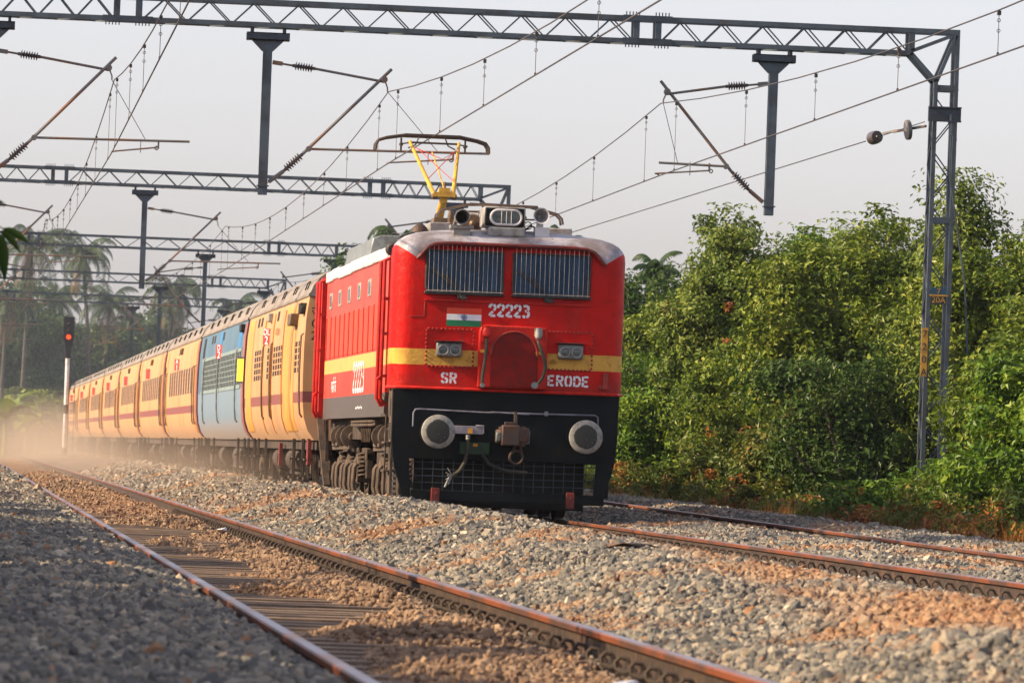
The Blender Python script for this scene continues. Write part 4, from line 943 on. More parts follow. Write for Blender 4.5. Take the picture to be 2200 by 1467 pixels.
def cantilever(p, px, d, reg, wx, ef=.80):
    """px: post x, d: +1 reaches towards +x, reg: length of the registration tube, wx: contact wire x"""
    mb = MB()
    top = (wx - d*.05, 0, 7.18); 
    mb.bar((px+d*.09,0,7.27),(px+d*.26,0,7.25),.05,.07); mb.tube([(px+d*.26,0,7.25),(px+d*.42,0,7.23)], .02, 6); mb.tube([(px+d*.82,0,7.19),(wx-d*.1,0,7.02)], .022, 8)
    mb.tube([(px+d*.10,0,5.26),(px+d*.34,0,5.45)], .035, 8); mb.tube([(px+d*.66,0,5.76),(wx+d*.02,0,7.24)], .027, 8)
    mb.tube([(px+d*.75,0,5.84),(px+d*(.75+reg),0,5.84+.015*reg)], .021, 8); mb.lathe((px+d*.75,-.04,5.84),(0,1,0),[(.05,0),(.05,.08)],8)
    e = px + d*(.75+reg*ef); mb.bar((e,0,5.88),(e,0,5.74),.03,.03); mb.torus((e-d*.03,0,5.75),(0,1,0),.03,.01,10,5); mb.tube([(e-d*.02,0,5.76),(wx+d*.06,0,5.67),(wx,0,5.655),(wx-d*.01,0,5.63)], .016, 6); m_ = e - d*.38*(e-wx)*d; mb.bar((m_,0,5.66),(m_,0,5.89),.012,.012)
    c = (wx - d*.1, 0, 7.06); mb.lathe((c[0],-.06,c[2]),(0,1,0),[(.05,0),(.06,.03),(.06,.09),(.05,.12)],10); mb.tube([(c[0]+d*.02,0,c[2]-.04),(c[0]+d*.06,0,6.92),(c[0]+d*.06,0,6.86)], .014, 6)
    o = mb.build('cantilever', MAT['tube_steel'], p)
    mb = MB(); insulator(mb, (px+d*.42,0,7.23), (px+d*.82,0,7.19)); insulator(mb, (px+d*.34,0,5.45), (px+d*.66,0,5.76)); mb.build('insulator', MAT['porcelain'], o)
    mb = MB(); mb.tube([(c[0]+d*.06,0,6.86),(px+d*(.75+reg*.72),0,5.86)], .006, 5); mb.build('stay_wire', MAT['wire'], o)
def post(p, px, z0=5.04, z1=7.46):
    mb = MB(); mb.box(px-.075,px+.075,-.075,-.062,z0,z1); mb.box(px-.075,px+.075,.062,.075,z0,z1); mb.box(px-.01,px+.01,-.062,.062,z0,z1)
    mb.box(px-.068,px-.055,-.062,.062,z0,z1); mb.box(px+.055,px+.068,-.062,.062,z0,z1); mb.box(px-.10,px+.10,-.10,.10,z0+.14,z0+.16)
    mb.prism([(px-.09,7.45),(px+.09,7.45),(px+.27,7.63),(px-.27,7.63)], -.07, .07)
    d = mb.build('drop_post', MAT['galv'], p)
    mb = MB(); mb.box(px-.36,px+.36,-.12,-.10,7.63,7.76); mb.box(px-.36,px+.36,-.12,.12,7.745,7.76); mb.box(px-.36,px+.36,-.12,.12,7.63,7.645); mb.box(px-.36,px+.36,.10,.12,7.63,7.76)
    for dx in (-.27,.27): mb.bar((px+dx,-.1,7.76),(px+dx,-.1,ZC0),.06,.05); mb.bar((px+dx,.1,7.76),(px+dx,.1,ZC0),.06,.05)
    for dx in (-.33,-.29,.10,.14,.29): 
        for dz in (7.67,7.715): mb.lathe((px+dx,-.12,dz),(0,-1,0),[(.014,0),(.012,.012)],6)
    mb.build('hanger_beam', MAT['galv_dark'], d)
def portal(Y, label, xl, xr, posts, cants, detail=2):
    p = thing('catenary_portal', label, 'catenary portal', (0, Y, 0), 'steel portals over the tracks')
    hd = .18; xe = xr - .80
    mb = MB()
    for y in (-hd, hd):
        mb.box(xl, xr, y-.035, y+.035, ZC1-.045, ZC1+.035); mb.box(xl+.85, xe, y-.035, y+.035, ZC0-.04, ZC0+.04)
    for x in (2.45, 2.82, 11.20, 11.57, xe-.02, xl+.85):
        for y in (-hd, hd): mb.box(x-.05, x+.05, y-.03, y+.03, ZC0+.04, ZC1-.045)
    segs = ((xl+.9, 2.4, 9), (2.87, 11.15, 11), (11.62, xe-.07, 6)) if detail == 2 else ((xl+.9, 2.4, 5), (2.87, 11.15, 8), (11.62, xe-.07, 4))
    for a, b, n in segs:
        for y in (-hd, hd): lattice(mb, (a,y,ZC0), (b,y,ZC0), (a,y,ZC1-.02), (b,y,ZC1-.02), n, .011)
        lattice(mb, (a,-hd,ZC0-.035), (b,-hd,ZC0-.035), (a,hd,ZC0-.035), (b,hd,ZC0-.035), n, .010)
    b = mb.build('beam', MAT['galv'], p)
    for xc in (2.63, 11.38):
        mb = MB()
        for zc in (ZC0, ZC1-.005):
            mb.box(xc-.42,xc+.42,-hd-.055,-hd-.037,zc-.05,zc+.05)
            for i in range(5):
                for s in (-1, 1):
                    x = xc + s*(.14+.055*i)
                    zt = zc + (.05 if zc > 8 else -.05); mb.bar((x,-hd-.02,zt),(x,-hd-.02,zt+(.06 if zc > 8 else -.06)),.018,.018)
        mb.build('splice_plate', MAT['galv_dark'], b)
    for s, xo in ((1, xr), (-1, xl)):
        mb = MB(); w = .42; xi = xo - s*w; zb = float(gz(xo, Y)) - .1; zt = 7.45
        for y in (-hd, hd):
            mb.box(min(xo,xo-s*.07), max(xo,xo-s*.07), y-.035, y+.035, zb, ZC1-.045); mb.box(min(xi,xi+s*.07), max(xi,xi+s*.07), y-.035, y+.035, zb, zt)
            mb.bar((xo-s*.83,y,ZC0),(xi+s*.03,y,zt-.03),.07,.07); mb.bar((xo-s*.83,y,ZC0+.03),(xo-s*.04,y,ZC1-.03),.06,.06); mb.bar((xo-s*.06,y,ZC1-.06),(xi+s*.05,y,zt-.03),.07,.06)
            mb.box(min(xo-s*.07,xi+s*.07), max(xo-s*.07,xi+s*.07), y-.03, y+.03, 7.26, 7.36); mb.box(min(xo-s*.07,xi+s*.07), max(xo-s*.07,xi+s*.07), y-.03, y+.03, 5.02, 5.12)
            lattice(mb, (xi,y,zb+.2), (xi,y,7.2), (xo-s*.07,y,zb+.2), (xo-s*.07,y,7.2), 8, .010)
        lattice(mb, (xi,-hd,zb), (xi,-hd,7.3), (xi,hd,zb), (xi,hd,7.3), 9, .010); lattice(mb, (xo,-hd,zb), (xo,-hd,7.3), (xo,hd,zb), (xo,hd,7.3), 9, .010)
        mb.build('mast', MAT['galv'], p)
    for px in posts: post(p, px)
    for a in cants: cantilever(p, *a)
    return p
YP = [96.0, 158.0, 209.0, 255.0, 294.0]
NEAR = ((.40, 1, 2.6, 2.45), (5.00, 1, 3.05, 7.08), (13.58, -1, 1.15, 11.68, .25))
FARC = ((.40, 1, 2.6, 2.45), (8.9, -1, 1.4, 7.05), (13.58, -1, 1.15, 11.68, .25))
plab = ['nearest steel portal, spanning the top, with yellow-lettered number plates on its mast', 'second steel portal, its beam ending above the roof of the locomotive',
        'third steel portal, crossing above the front coaches', 'fourth steel portal, hazy, crossing above the middle coaches', 'farthest hazy steel portal in front of the palms']
PORT = []
for i, Y in enumerate(YP):
    PORT.append(portal(Y, plab[i], -4.2, 16.72 if i == 0 else 15.1 if i == 1 else 14.5, [.40, 5.0, 13.58] if i in (0, 1) else [.40, 8.9, 13.58], NEAR if i in (0, 1) else FARC, 2 if i < 2 else 1))
# things bolted to the first mast
P1 = PORT[0]
mb = MB(); mb.box(16.20,16.76,-.34,-.30,6.74,6.98); mb.box(16.20,16.76,-.40,-.30,6.965,6.985); mb.box(16.20,16.76,-.40,-.30,6.73,6.75)
mb.tube([(16.6,-.3,6.7),(16.62,-.25,5.8),(16.95,-.2,4.0),(17.15,-.1,1.5)], .016, 6); mb.tube([(16.58,-.36,6.85),(16.60,-.38,6.5)], .03, 6); mb.build('anchor_channel', MAT['galv_dark'], P1)
MS = -.235
mb = MB(); mb.box(16.36,16.64,-.25,-.237,3.64,3.79); s1 = mb.build('number_plate', MAT['sign_black'], P1)
mb = MB(); mb.box(16.36,16.64,-.25,-.237,3.80,3.93); s2 = mb.build('number_plate', MAT['sign_blue'], P1)
mb = MB(); mb.box(16.34,16.66,-.262,-.25,3.782,3.808); mb.build('yellow_line', MAT['sign_yellow'], s1)
text('numeral', '20A', .145, MAT['sign_yellow'], s1, (16.50,-.252,3.715), (R(90),0,0)); text('numeral', '7', .13, MAT['sign_yellow'], s2, (16.50,-.252,3.865), (R(90),0,0))
mb = MB(); mb.box(16.235,16.345,-.236,-.222,2.42,3.24); s3 = mb.build('number_plate', MAT['sign_yellow'], P1)
for k, ch in enumerate('720A'): text('numeral', ch, .17, MAT['sign_black'], s3, (16.29,-.238,3.13-.215*k), (R(90),0,0))

# ---------------------------------------------------------------- overhead wires
def overhead(xs, label, y_sup, tmid=6.15, ymax=340):
    t = thing('overhead_line', label, 'overhead wire', (0, 0, 0), 'overhead wires of the three tracks')
    sup = [(-28.0, xs[0]), (34.0, xs[1]), (96.0, xs[0]), (158.0, xs[1]), (209.0, xs[0]), (255.0, xs[1]), (294.0, xs[0]), (335.0, xs[1])]
    mess = []; cont = []; drops = []
    for (y0, x0), (y1, x1) in zip(sup[:-1], sup[1:]):
        for i in range(13):
            f = i/12; y = y0 + (y1-y0)*f; xx = x0 + (x1-x0)*f; z = 6.86 - 4*(6.86-tmid)*f*(1-f)*(.6 if y1-y0 < 55 else 1)
            if i < 12 or y1 == sup[-1][0]: mess.append((xx, y, z)); cont.append((xx, y, 5.63))
        n = 9
        for i in range(n):
            f = (i+.5 if 0 < i < n-1 else (.30 if i == 0 else n-.30))/n; y = y0 + (y1-y0)*f; xx = x0+(x1-x0)*f; z = 6.86 - 4*(6.86-tmid)*f*(1-f)*(.6 if y1-y0 < 55 else 1)
            if y > 30: drops.append((xx, y, z))
    mb = MB(); mb.tube(mess, .010, 5); mb.build('messenger_wire', MAT['wire'], t)
    mb = MB(); mb.tube(cont, .011, 5); mb.build('contact_wire', MAT['wire'], t)
    for x, y, z in drops:
        mb = MB(); mb.tube([(x,y,z),(x,y,5.63)], .0045, 4); mb.box(x-.02,x+.02,y-.03,y+.03,z-.06,z-.01); mb.box(x-.012,x+.012,y-.02,y+.02,5.63,5.66)
        for k in range(2): mb.torus((x,y,z-.12-.12*k),(0,1,0),.02,.004,8,4)
        mb.build('dropper', MAT['wire'], t)
overhead((2.45, 2.30), 'overhead wire above the front track at the left of the picture', YP)
overhead((7.06, 7.25), 'overhead wire touching the raised pantograph of the locomotive', YP)
overhead((11.68, 11.9), 'overhead wire above the far track to the right of the locomotive', YP)
t = thing('anchor_wire', 'tensioned wire with a round grey insulator fastened to the nearest right mast', 'wire')
mb = MB(); mb.tube([(16.15,95.7,6.72),(15.55,97.5,6.50)], .008, 6); mb.tube([(15.48,97.8,6.47),(13.2,140,5.75),(11.9,158,5.7),(11.7,209,5.72)], .011, 5); mb.build('wire', MAT['wire'], t)
mb = MB(); mb.lathe((15.56,97.2,6.51),(-.25,1,-.07),[(.02,-.1),(.03,-.08),(.105,-.07),(.115,0),(.115,.14),(.10,.17),(.03,.18),(.02,.22)],20); mb.build('insulator', MAT['porcelain'], t)
mb = MB(); mb.lathe((15.95,96.2,6.60),(1,.12,.1),[(.02,-.05),(.17,-.03),(.17,.03),(.02,.05)],16); mb.bar((15.75,96.6,6.58),(16.2,95.9,6.66),.05,.04); mb.bar((15.62,96.8,6.56),(15.8,96.5,6.60),.03,.03); mb.build('pulley', MAT['tube_steel'], t)

# ---------------------------------------------------------------- signal
sg = thing('signal_post', 'railway signal glowing red on a white banded pole beside the tail of the train', 'signal', (4.88, 253, .2))
mb = MB(); mb.lathe((0,0,-.3),(0,0,1),[(.10,0),(.10,1.0),(.095,4.5),(.0,4.55)],14); mb.build('pole', M('white grey signal pole', (.62,.60,.60), (.45,.42,.41), .5, 0, 3), sg)
mb = MB(); 
for z0, z1 in ((-.3,.25),(1.75,2.15)): mb.lathe((0,0,z0),(0,0,1),[(.106,0),(.104,z1-z0)],14)
mb.build('dark_band', MAT['rustbrown'], sg)
mb = MB(); mb.prism([(-.10,4.2),(.10,4.2),(.14,4.55),(.19,4.9),(.21,5.0),(.21,6.0),(-.21,6.0),(-.21,5.0),(-.19,4.9),(-.14,4.55)], -.14, .14); mb.prism([(-.24,4.95),(.24,4.95),(.24,6.03),(-.24,6.03)], -.16, -.14); hd_ = mb.build('signal_head', MAT['sign_black'], sg, bevel=.02)
g = G('lit red lamp'); q = g.n('ShaderNodeEmission'); q.inputs[0].default_value = (1,.035,.008,1); q.inputs[1].default_value = 2.6; g.l(q.outputs[0], g.out.inputs[0])
mb = MB(); mb.lathe((0,-.165,5.13),(0,-1,0),[(.10,0),(.085,.03),(.0,.045)],16); mb.build('red_lamp', g.mat, hd_)
mb = MB()
for z in (5.13,5.42,5.70,5.92)[:3]: mb.torus((0,-.22,z),(0,1,0),.115,.016,16,6,math.pi*.0,math.pi)
for z in (5.42,5.70): mb.lathe((0,-.162,z),(0,-1,0),[(.09,0),(.0,.03)],14)
mb.build('lamp_visor', MAT['rubber'], hd_)
mb = MB(); mb.bar((.12,.1,0),(.12,.1,4.3),.03,.03); mb.bar((.36,.1,0),(.36,.1,4.3),.03,.03)
for i in range(13): mb.bar((.12,.1,.3+.32*i),(.36,.1,.3+.32*i),.02,.02)
mb.build('ladder', MAT['galv'], sg)

# ---------------------------------------------------------------- foliage
def leaf_mat(name, cols, trans, rough=.42, spec=.18, ns=.9):
    g = G(name); q = g.n('ShaderNodeValToRGB'); g.l(g.m('ADD', g.m('MULTIPLY', g.isl(), .55), g.m('MULTIPLY', g.step(g.noise(ns, 3, .55), .32, .68), .45)), q.inputs[0]); e = q.color_ramp.elements
    e[0].position = 0; e[0].color = (*cols[0], 1); e[1].position = 1; e[1].color = (*cols[-1], 1)
    for i, c in enumerate(cols[1:-1]): a = e.new((i+1)/(len(cols)-1)); a.color = (*c, 1)
    p = g.bsdf(q.outputs[0], rough, 0, None, spec); t = g.n('ShaderNodeBsdfTranslucent'); g.l(g.mix(.35, q.outputs[0], trans), t.inputs[0])
    m = g.n('ShaderNodeMixShader'); m.inputs[0].default_value = .22; g.l(p.outputs[0], m.inputs[1]); g.l(t.outputs[0], m.inputs[2]); g.l(m.outputs[0], g.out.inputs[0]); return g.mat
MAT['leaf_olive'] = leaf_mat('olive green leaves', [(.018,.038,.005),(.050,.090,.008),(.105,.155,.013),(.19,.23,.022),(.30,.30,.05)], (.16,.24,.03))  # leaf palettes stretched to paint in sunlit leaves and dark gaps
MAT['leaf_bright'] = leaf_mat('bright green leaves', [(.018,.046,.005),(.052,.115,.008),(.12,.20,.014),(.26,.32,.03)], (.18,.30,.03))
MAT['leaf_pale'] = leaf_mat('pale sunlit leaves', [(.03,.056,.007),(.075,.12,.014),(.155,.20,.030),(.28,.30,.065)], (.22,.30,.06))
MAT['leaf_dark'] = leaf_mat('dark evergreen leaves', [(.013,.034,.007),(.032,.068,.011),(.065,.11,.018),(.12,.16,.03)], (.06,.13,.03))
MAT['leaf_rust'] = leaf_mat('withered orange leaves', [(.09,.045,.015),(.22,.085,.022),(.34,.14,.03),(.20,.17,.03)], (.4,.18,.04))
MAT['leaf_under'] = leaf_mat('mixed undergrowth leaves', [(.018,.036,.005),(.045,.08,.010),(.09,.125,.016),(.15,.15,.028),(.22,.13,.028)], (.26,.28,.04))
MAT['palm'] = leaf_mat('palm fronds', [(.010,.026,.009),(.022,.050,.016),(.048,.080,.026),(.10,.115,.045)], (.10,.15,.04), ns=.4)
MAT['palm_dry'] = leaf_mat('dry palm fronds', [(.11,.075,.035),(.16,.11,.05),(.08,.055,.03)], (.3,.2,.08), ns=.4)
MAT['banana'] = leaf_mat('banana leaves', [(.10,.16,.025),(.18,.26,.04),(.28,.34,.07)], (.28,.36,.06), ns=.5)

def leaves(P, nrm, L, W, rng, droop=.2):
    """P (n,3) positions, nrm (n,3) preferred normals -> folded two-triangle leaves"""
    n = len(P); nn = nrm + rng.normal(0, .55, (n, 3)); nn /= np.linalg.norm(nn, axis=1)[:, None]
    t = rng.normal(size=(n, 3)); t[:, 2] -= droop; t -= nn * (t*nn).sum(1)[:, None]; t /= np.linalg.norm(t, axis=1)[:, None]; b = np.cross(nn, t)
    l = (L*np.exp(rng.normal(0, .22, n)))[:, None]; w = l*W/L
    v = np.stack([P - t*l*.5, P + b*w*.5 + nn*w*.18 - t*l*.05, P + t*l*.5 - nn*l*.10, P - b*w*.5 + nn*w*.18 - t*l*.05], 1).reshape(-1, 3)
    i = np.arange(n)*4; f = np.concatenate([np.stack([i, i+1, i+2], -1), np.stack([i, i+2, i+3], -1)]); return v, f
def crown_points(blobs, nclump, per, cr, rng):
    """blobs: list of (centre, radii). clumps sit mostly near the surface of the blobs"""
    P = []; N = []; C = []
    vol = np.array([b[1][0]*b[1][2] + b[1][1]*b[1][2] for b in blobs]); cnt = np.maximum(1, (nclump*vol/vol.sum()).astype(int))
    for (c, r), k in zip(blobs, cnt):
        d = rng.normal(size=(k, 3)); d /= np.linalg.norm(d, axis=1)[:, None]; rr = (1 - .45*rng.random(k)**1.6)[:, None] * (1 + .22*rng.normal(size=(k, 1)))
        cc = np.array(c) + d*rr*np.array(r); cc[:, 2] = np.maximum(cc[:, 2], .05)
        m = (per*np.exp(rng.normal(0, .35, k))).astype(int); rad = cr*np.exp(rng.normal(0, .3, k))
        for j in range(k):
            q = np.clip(rng.normal(size=(m[j], 3)), -1.45, 1.45)*.46*rad[j]*np.array([1, 1, .8]); P.append(cc[j] + q); o = q/rad[j]*.8 + d[j]*.55 + np.array([0, 0, .55]); N.append(o)
        C.append(cc)
    return np.concatenate(P), np.concatenate(N), np.concatenate(C)
def limb_mesh(base, targets, r0, rng, bend=.25):
    mb = MB(); base = np.array(base, float)
    for t in targets:
        t = np.array(t, float); d = t - base; L = np.linalg.norm(d); pts = []
        side = rng.normal(size=3)*bend*L*.25
        for i in range(6):
            f = i/5; p = base + d*np.array([f, f, f**.85]) + side*math.sin(math.pi*f); pts.append(tuple(p))
        mb.tube(pts, [r0*(1-.8*i/5) for i in range(6)], 6)
    return mb
def bush(name, label, cat, x, y, blobs, mat, nclump, per, cr=.42, leaf=(.115,.052), seed=0, group='bushes and small trees along the right embankment', rust=0, limbs=9):
    rng = np.random.default_rng(seed); z0 = float(gz(x, y)); t = thing(name, label, cat, (x, y, z0 - .05), group)
    P, N, C = crown_points(blobs, int(nclump*1.2), per, cr*1.06, rng); v, f = leaves(P, N, leaf[0], leaf[1], rng)
    arrays_mesh('crown', v, f, MAT[mat], t)
    if rust:
        Pr, Nr, _ = crown_points([(c, np.array(r)*1.03) for c, r in blobs], rust, int(per*.5), cr*.6, rng); v, f = leaves(Pr, Nr, leaf[0], leaf[1], rng); arrays_mesh('withered_leaves', v, f, MAT['leaf_rust'], t)
    tg = C[rng.choice(len(C), min(limbs, len(C)), replace=False)]
    tops = [b[0] for b in blobs]
    limb_mesh((0, 0, -.1), list(tg) + tops, .06, rng).build('trunk', MAT['trunk'], t)
    return t
def B(cx, cy, cz, rx, ry, rz): return ((cx, cy, cz), (rx, ry, rz))
bush('tree', 'tall pale small-leaved tree rising highest behind the right drop post', 'tree', 16.2, 117, [B(0,0,2.6,1.5,1.4,2.0), B(-.2,0,4.5,1.1,1.0,1.2), B(-.5,0,5.6,.55,.6,.75), B(.75,0,4.5,.8,.8,.9), B(-.95,.2,3.7,.8,.8,1.1)], 'leaf_pale', 270, 150, .36, seed=1)
bush('tree', 'broad sunlit olive tree in the middle of the right bank, left of the mast', 'tree', 16.8, 107, [B(0,0,2.2,1.9,1.5,2.0), B(-.1,0,4.4,1.3,1.2,1.2), B(1.1,0,4.2,.8,.9,1.0), B(-1.3,0,3.8,.9,1,1.0)], 'leaf_olive', 230, 160, .42, seed=2, rust=3)
bush('tree', 'slim pointed tree peeking out directly behind the nearest mast', 'tree', 18.1, 104, [B(0,0,2.5,1.3,1.2,2.2), B(.1,0,4.6,.85,.8,1.0), B(.15,0,5.7,.42,.5,.7)], 'leaf_pale', 190, 150, .38, seed=3)
bush('tree', 'dark olive tree at the right edge with a high ragged top', 'tree', 18.3, 99.5, [B(0,0,2.4,1.7,1.5,2.1), B(.4,0,4.2,1.1,1.1,.9), B(-.7,0,3.9,.9,.9,1.0), B(.9,0,4.8,.5,.5,.55)], 'leaf_olive', 250, 160, .42, seed=4)
bush('bush', 'bright green bush leaning over the gravel at the lower right corner', 'bush', 15.75, 81, [B(0,0,1.2,1.3,1.3,1.25), B(.7,0,2.3,1.0,1.2,1.0), B(-.2,.8,2.0,.8,.8,.9)], 'leaf_bright', 170, 160, .36, seed=5, rust=3)
bush('bush', 'olive bush in front of the foot of the nearest mast', 'bush', 14.9, 88, [B(0,0,.45,1.0,1.4,.5), B(.8,.6,.6,.7,1.1,.55), B(-.5,0,.4,.7,1.0,.4)], 'leaf_bright', 90, 130, .36, seed=6, rust=4)
bush('bush', 'dense leafy bush to the right of the mast with large sunlit leaves', 'bush', 17.05, 90, [B(0,0,1.9,1.2,1.3,1.6), B(.5,0,3.0,.9,1.0,.8), B(-.35,0,2.3,.6,.8,.8), B(.8,-3,1.6,1.1,1.2,1.5)], 'leaf_olive', 160, 160, .38, (.13,.06), seed=7)
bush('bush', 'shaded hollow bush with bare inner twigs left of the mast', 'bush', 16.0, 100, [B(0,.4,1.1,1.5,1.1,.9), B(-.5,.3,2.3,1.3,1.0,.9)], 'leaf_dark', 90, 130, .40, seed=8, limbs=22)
bush('bush', 'yellow-green bush low on the bank beside the orange withered leaves', 'bush', 15.2, 102, [B(0,0,.9,1.2,1.2,1.0), B(.5,0,1.6,.9,.9,.8)], 'leaf_under', 120, 140, .36, seed=9, rust=8)
bush('bush', 'olive bush halfway along the bank under the pale tall tree', 'bush', 15.6, 112, [B(0,0,1.3,1.4,1.3,1.3), B(-.4,0,2.4,1.0,1.0,.9), B(.9,0,1.9,.9,.9,.9)], 'leaf_olive', 150, 140, .40, seed=10, rust=6)
bush('bush', 'round green bush closest to the right flank of the locomotive', 'bush', 15.3, 126, [B(0,0,1.2,1.3,1.4,1.3), B(.4,0,2.3,1.1,1.2,1.0), B(-.6,0,1.8,.8,.9,.9)], 'leaf_bright', 150, 130, .42, seed=11, rust=6)
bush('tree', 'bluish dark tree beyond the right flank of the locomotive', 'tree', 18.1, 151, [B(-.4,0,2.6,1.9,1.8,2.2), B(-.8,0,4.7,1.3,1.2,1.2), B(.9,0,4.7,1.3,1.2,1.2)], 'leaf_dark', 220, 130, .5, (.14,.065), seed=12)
bush('tree', 'grey green tree between the dark far tree and the pale tall one', 'tree', 17.2, 135, [B(0,0,2.4,1.6,1.5,2.0), B(.3,0,4.1,1.1,1.1,1.0), B(-.9,0,3.7,.9,.9,.9)], 'leaf_olive', 190, 140, .44, (.13,.06), seed=13, rust=2)
bush('tree', 'olive tree filling the skyline right of the right drop post', 'tree', 17.7, 121, [B(0,0,2.6,1.8,1.6,2.2), B(.5,0,4.9,1.2,1.2,1.1), B(-.8,0,4.5,.9,.9,1.0)], 'leaf_bright', 230, 150, .44, seed=14)
bush('tree', 'sunlit tree on the skyline just left of the nearest mast', 'tree', 18.2, 112, [B(0,0,2.8,1.7,1.5,2.3), B(-.3,0,5.0,1.2,1.1,1.0), B(.9,0,4.9,.8,.8,.9), B(-1.2,0,4.3,.8,.8,.9)], 'leaf_pale', 210, 150, .40, seed=15)
bush('bush', 'low bush with rusty orange leaves beside the far rail', 'bush', 14.5, 108, [B(0,0,.6,.9,1.2,.7), B(.5,.6,1.0,.8,.9,.7)], 'leaf_under', 80, 130, .32, seed=16, rust=14)
bush('bush', 'far low bush at the rear corner of the locomotive', 'bush', 14.9, 140, [B(0,0,1.0,1.2,1.6,1.1), B(.6,0,1.9,1.1,1.3,1.0)], 'leaf_under', 110, 120, .42, seed=17, rust=6)
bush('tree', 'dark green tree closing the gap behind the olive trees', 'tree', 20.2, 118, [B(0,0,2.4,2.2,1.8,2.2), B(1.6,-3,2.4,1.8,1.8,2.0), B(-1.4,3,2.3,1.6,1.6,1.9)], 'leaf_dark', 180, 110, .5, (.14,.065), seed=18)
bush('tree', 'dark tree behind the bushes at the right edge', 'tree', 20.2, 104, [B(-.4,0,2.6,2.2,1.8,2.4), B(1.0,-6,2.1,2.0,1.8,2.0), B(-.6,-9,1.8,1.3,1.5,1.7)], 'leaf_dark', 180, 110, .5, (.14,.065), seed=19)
bush('bush', 'leafy bush beyond the edge of the picture next to the lower corner bush', 'bush', 17.6, 74, [B(0,0,1.6,1.6,1.8,1.6), B(.5,-1.5,2.3,1.2,1.2,1.0), B(.9,1.2,2.6,1.2,1.2,1.1)], 'leaf_bright', 150, 130, .4, seed=21)
def undergrowth():
    rng = np.random.default_rng(41)
    for nm, n, mat, lab, hs_ in (('undergrowth', 150, 'leaf_under', 'tangled yellow-green undergrowth at the foot of the bushes', 1.0), ('withered_undergrowth', 64, 'leaf_rust', 'withered orange plants among the undergrowth', .8)):
        y = 62 + 90*rng.random(n)**1.1; x = 13.7 + (y-62)*.006 + .9*rng.random(n); P = []; N = []
        for i in range(n):
            h = hs_*(.18 + .55*rng.random())*(.6 + .5*(x[i] > 14.1)); p, nn, _ = crown_points([((x[i], y[i], float(gz(x[i], y[i])) + h*.5), (.45, .55, h*.75))], 9, 60, .22, rng); p[:, 2] = np.maximum(p[:, 2], gz(p[:, 0], p[:, 1])); P.append(p); N.append(nn)
        v, f = leaves(np.concatenate(P), np.concatenate(N), .105, .048, rng, .1); o = arrays_mesh(nm, v, f, MAT[mat]); tag(o, lab, None, kind='stuff')
    n = 4200; y = 60 + 75*rng.random(n); x = 13.1 + .9*rng.random(n) + .006*(y-62); P = np.stack([x, y, gz(x, y)], -1); tip = P + np.stack([rng.normal(0, .12, n), rng.normal(0, .12, n), .15 + .3*rng.random(n)], -1); w = np.array([0, .012, 0])
    v = np.stack([P - w, P + w, tip], 1).reshape(-1, 3); o = arrays_mesh('dry_grass', v, np.arange(3*n).reshape(-1, 3), MAT['leaf_rust']); tag(o, 'dry orange grass along the gravel edge', None, kind='stuff')
undergrowth()

# palms
def frond(base, az, el, L, rng, droop=1.0, nl=30, w=.55):
    d = np.array([math.cos(az), math.sin(az)]); P = np.array(base, float); pts = [P.copy()]; a = el; n = 12
    for i in range(n):
        st = L/n; a -= droop*(.10 + .16*i/n); P = P + np.array([d[0]*math.cos(a)*st, d[1]*math.cos(a)*st, math.sin(a)*st]); pts.append(P.copy())
    pts = np.array(pts); vs = []; fs = []; side = np.array([-d[1], d[0], 0])
    for k in range(nl):
        f = .08 + .92*k/nl; i = min(int(f*n), n-1); u = f*n - i; p = pts[i]*(1-u) + pts[i+1]*u; tg = pts[i+1]-pts[i]; tg /= np.linalg.norm(tg)
        ll = w*(math.sin(math.pi*min(1, f*.8+.18)))**.7*(.8+.4*rng.random())
        for s in (-1, 1):
            q = s*side*.62 + tg*.5 + np.array([0, 0, -.55-.25*rng.random()]); q /= np.linalg.norm(q); wd = tg*.032; b = len(vs)
            m = p + q*ll*.5 + np.array([0, 0, .03]); e = p + q*ll + np.array([0, 0, -.10*ll]); vs += [p-wd, p+wd, m+wd*.9, m-wd*.9, e]; fs += [(b, b+1, b+2), (b, b+2, b+3), (b+3, b+2, b+4)]
    for i in range(n):
        b = len(vs); ww = side*.03*(1-.8*i/n) + np.array([0, 0, .012]); vs += [pts[i]-ww, pts[i]+ww, pts[i+1]+ww, pts[i+1]-ww]; fs += [(b, b+1, b+2), (b, b+2, b+3)]
    return vs, fs
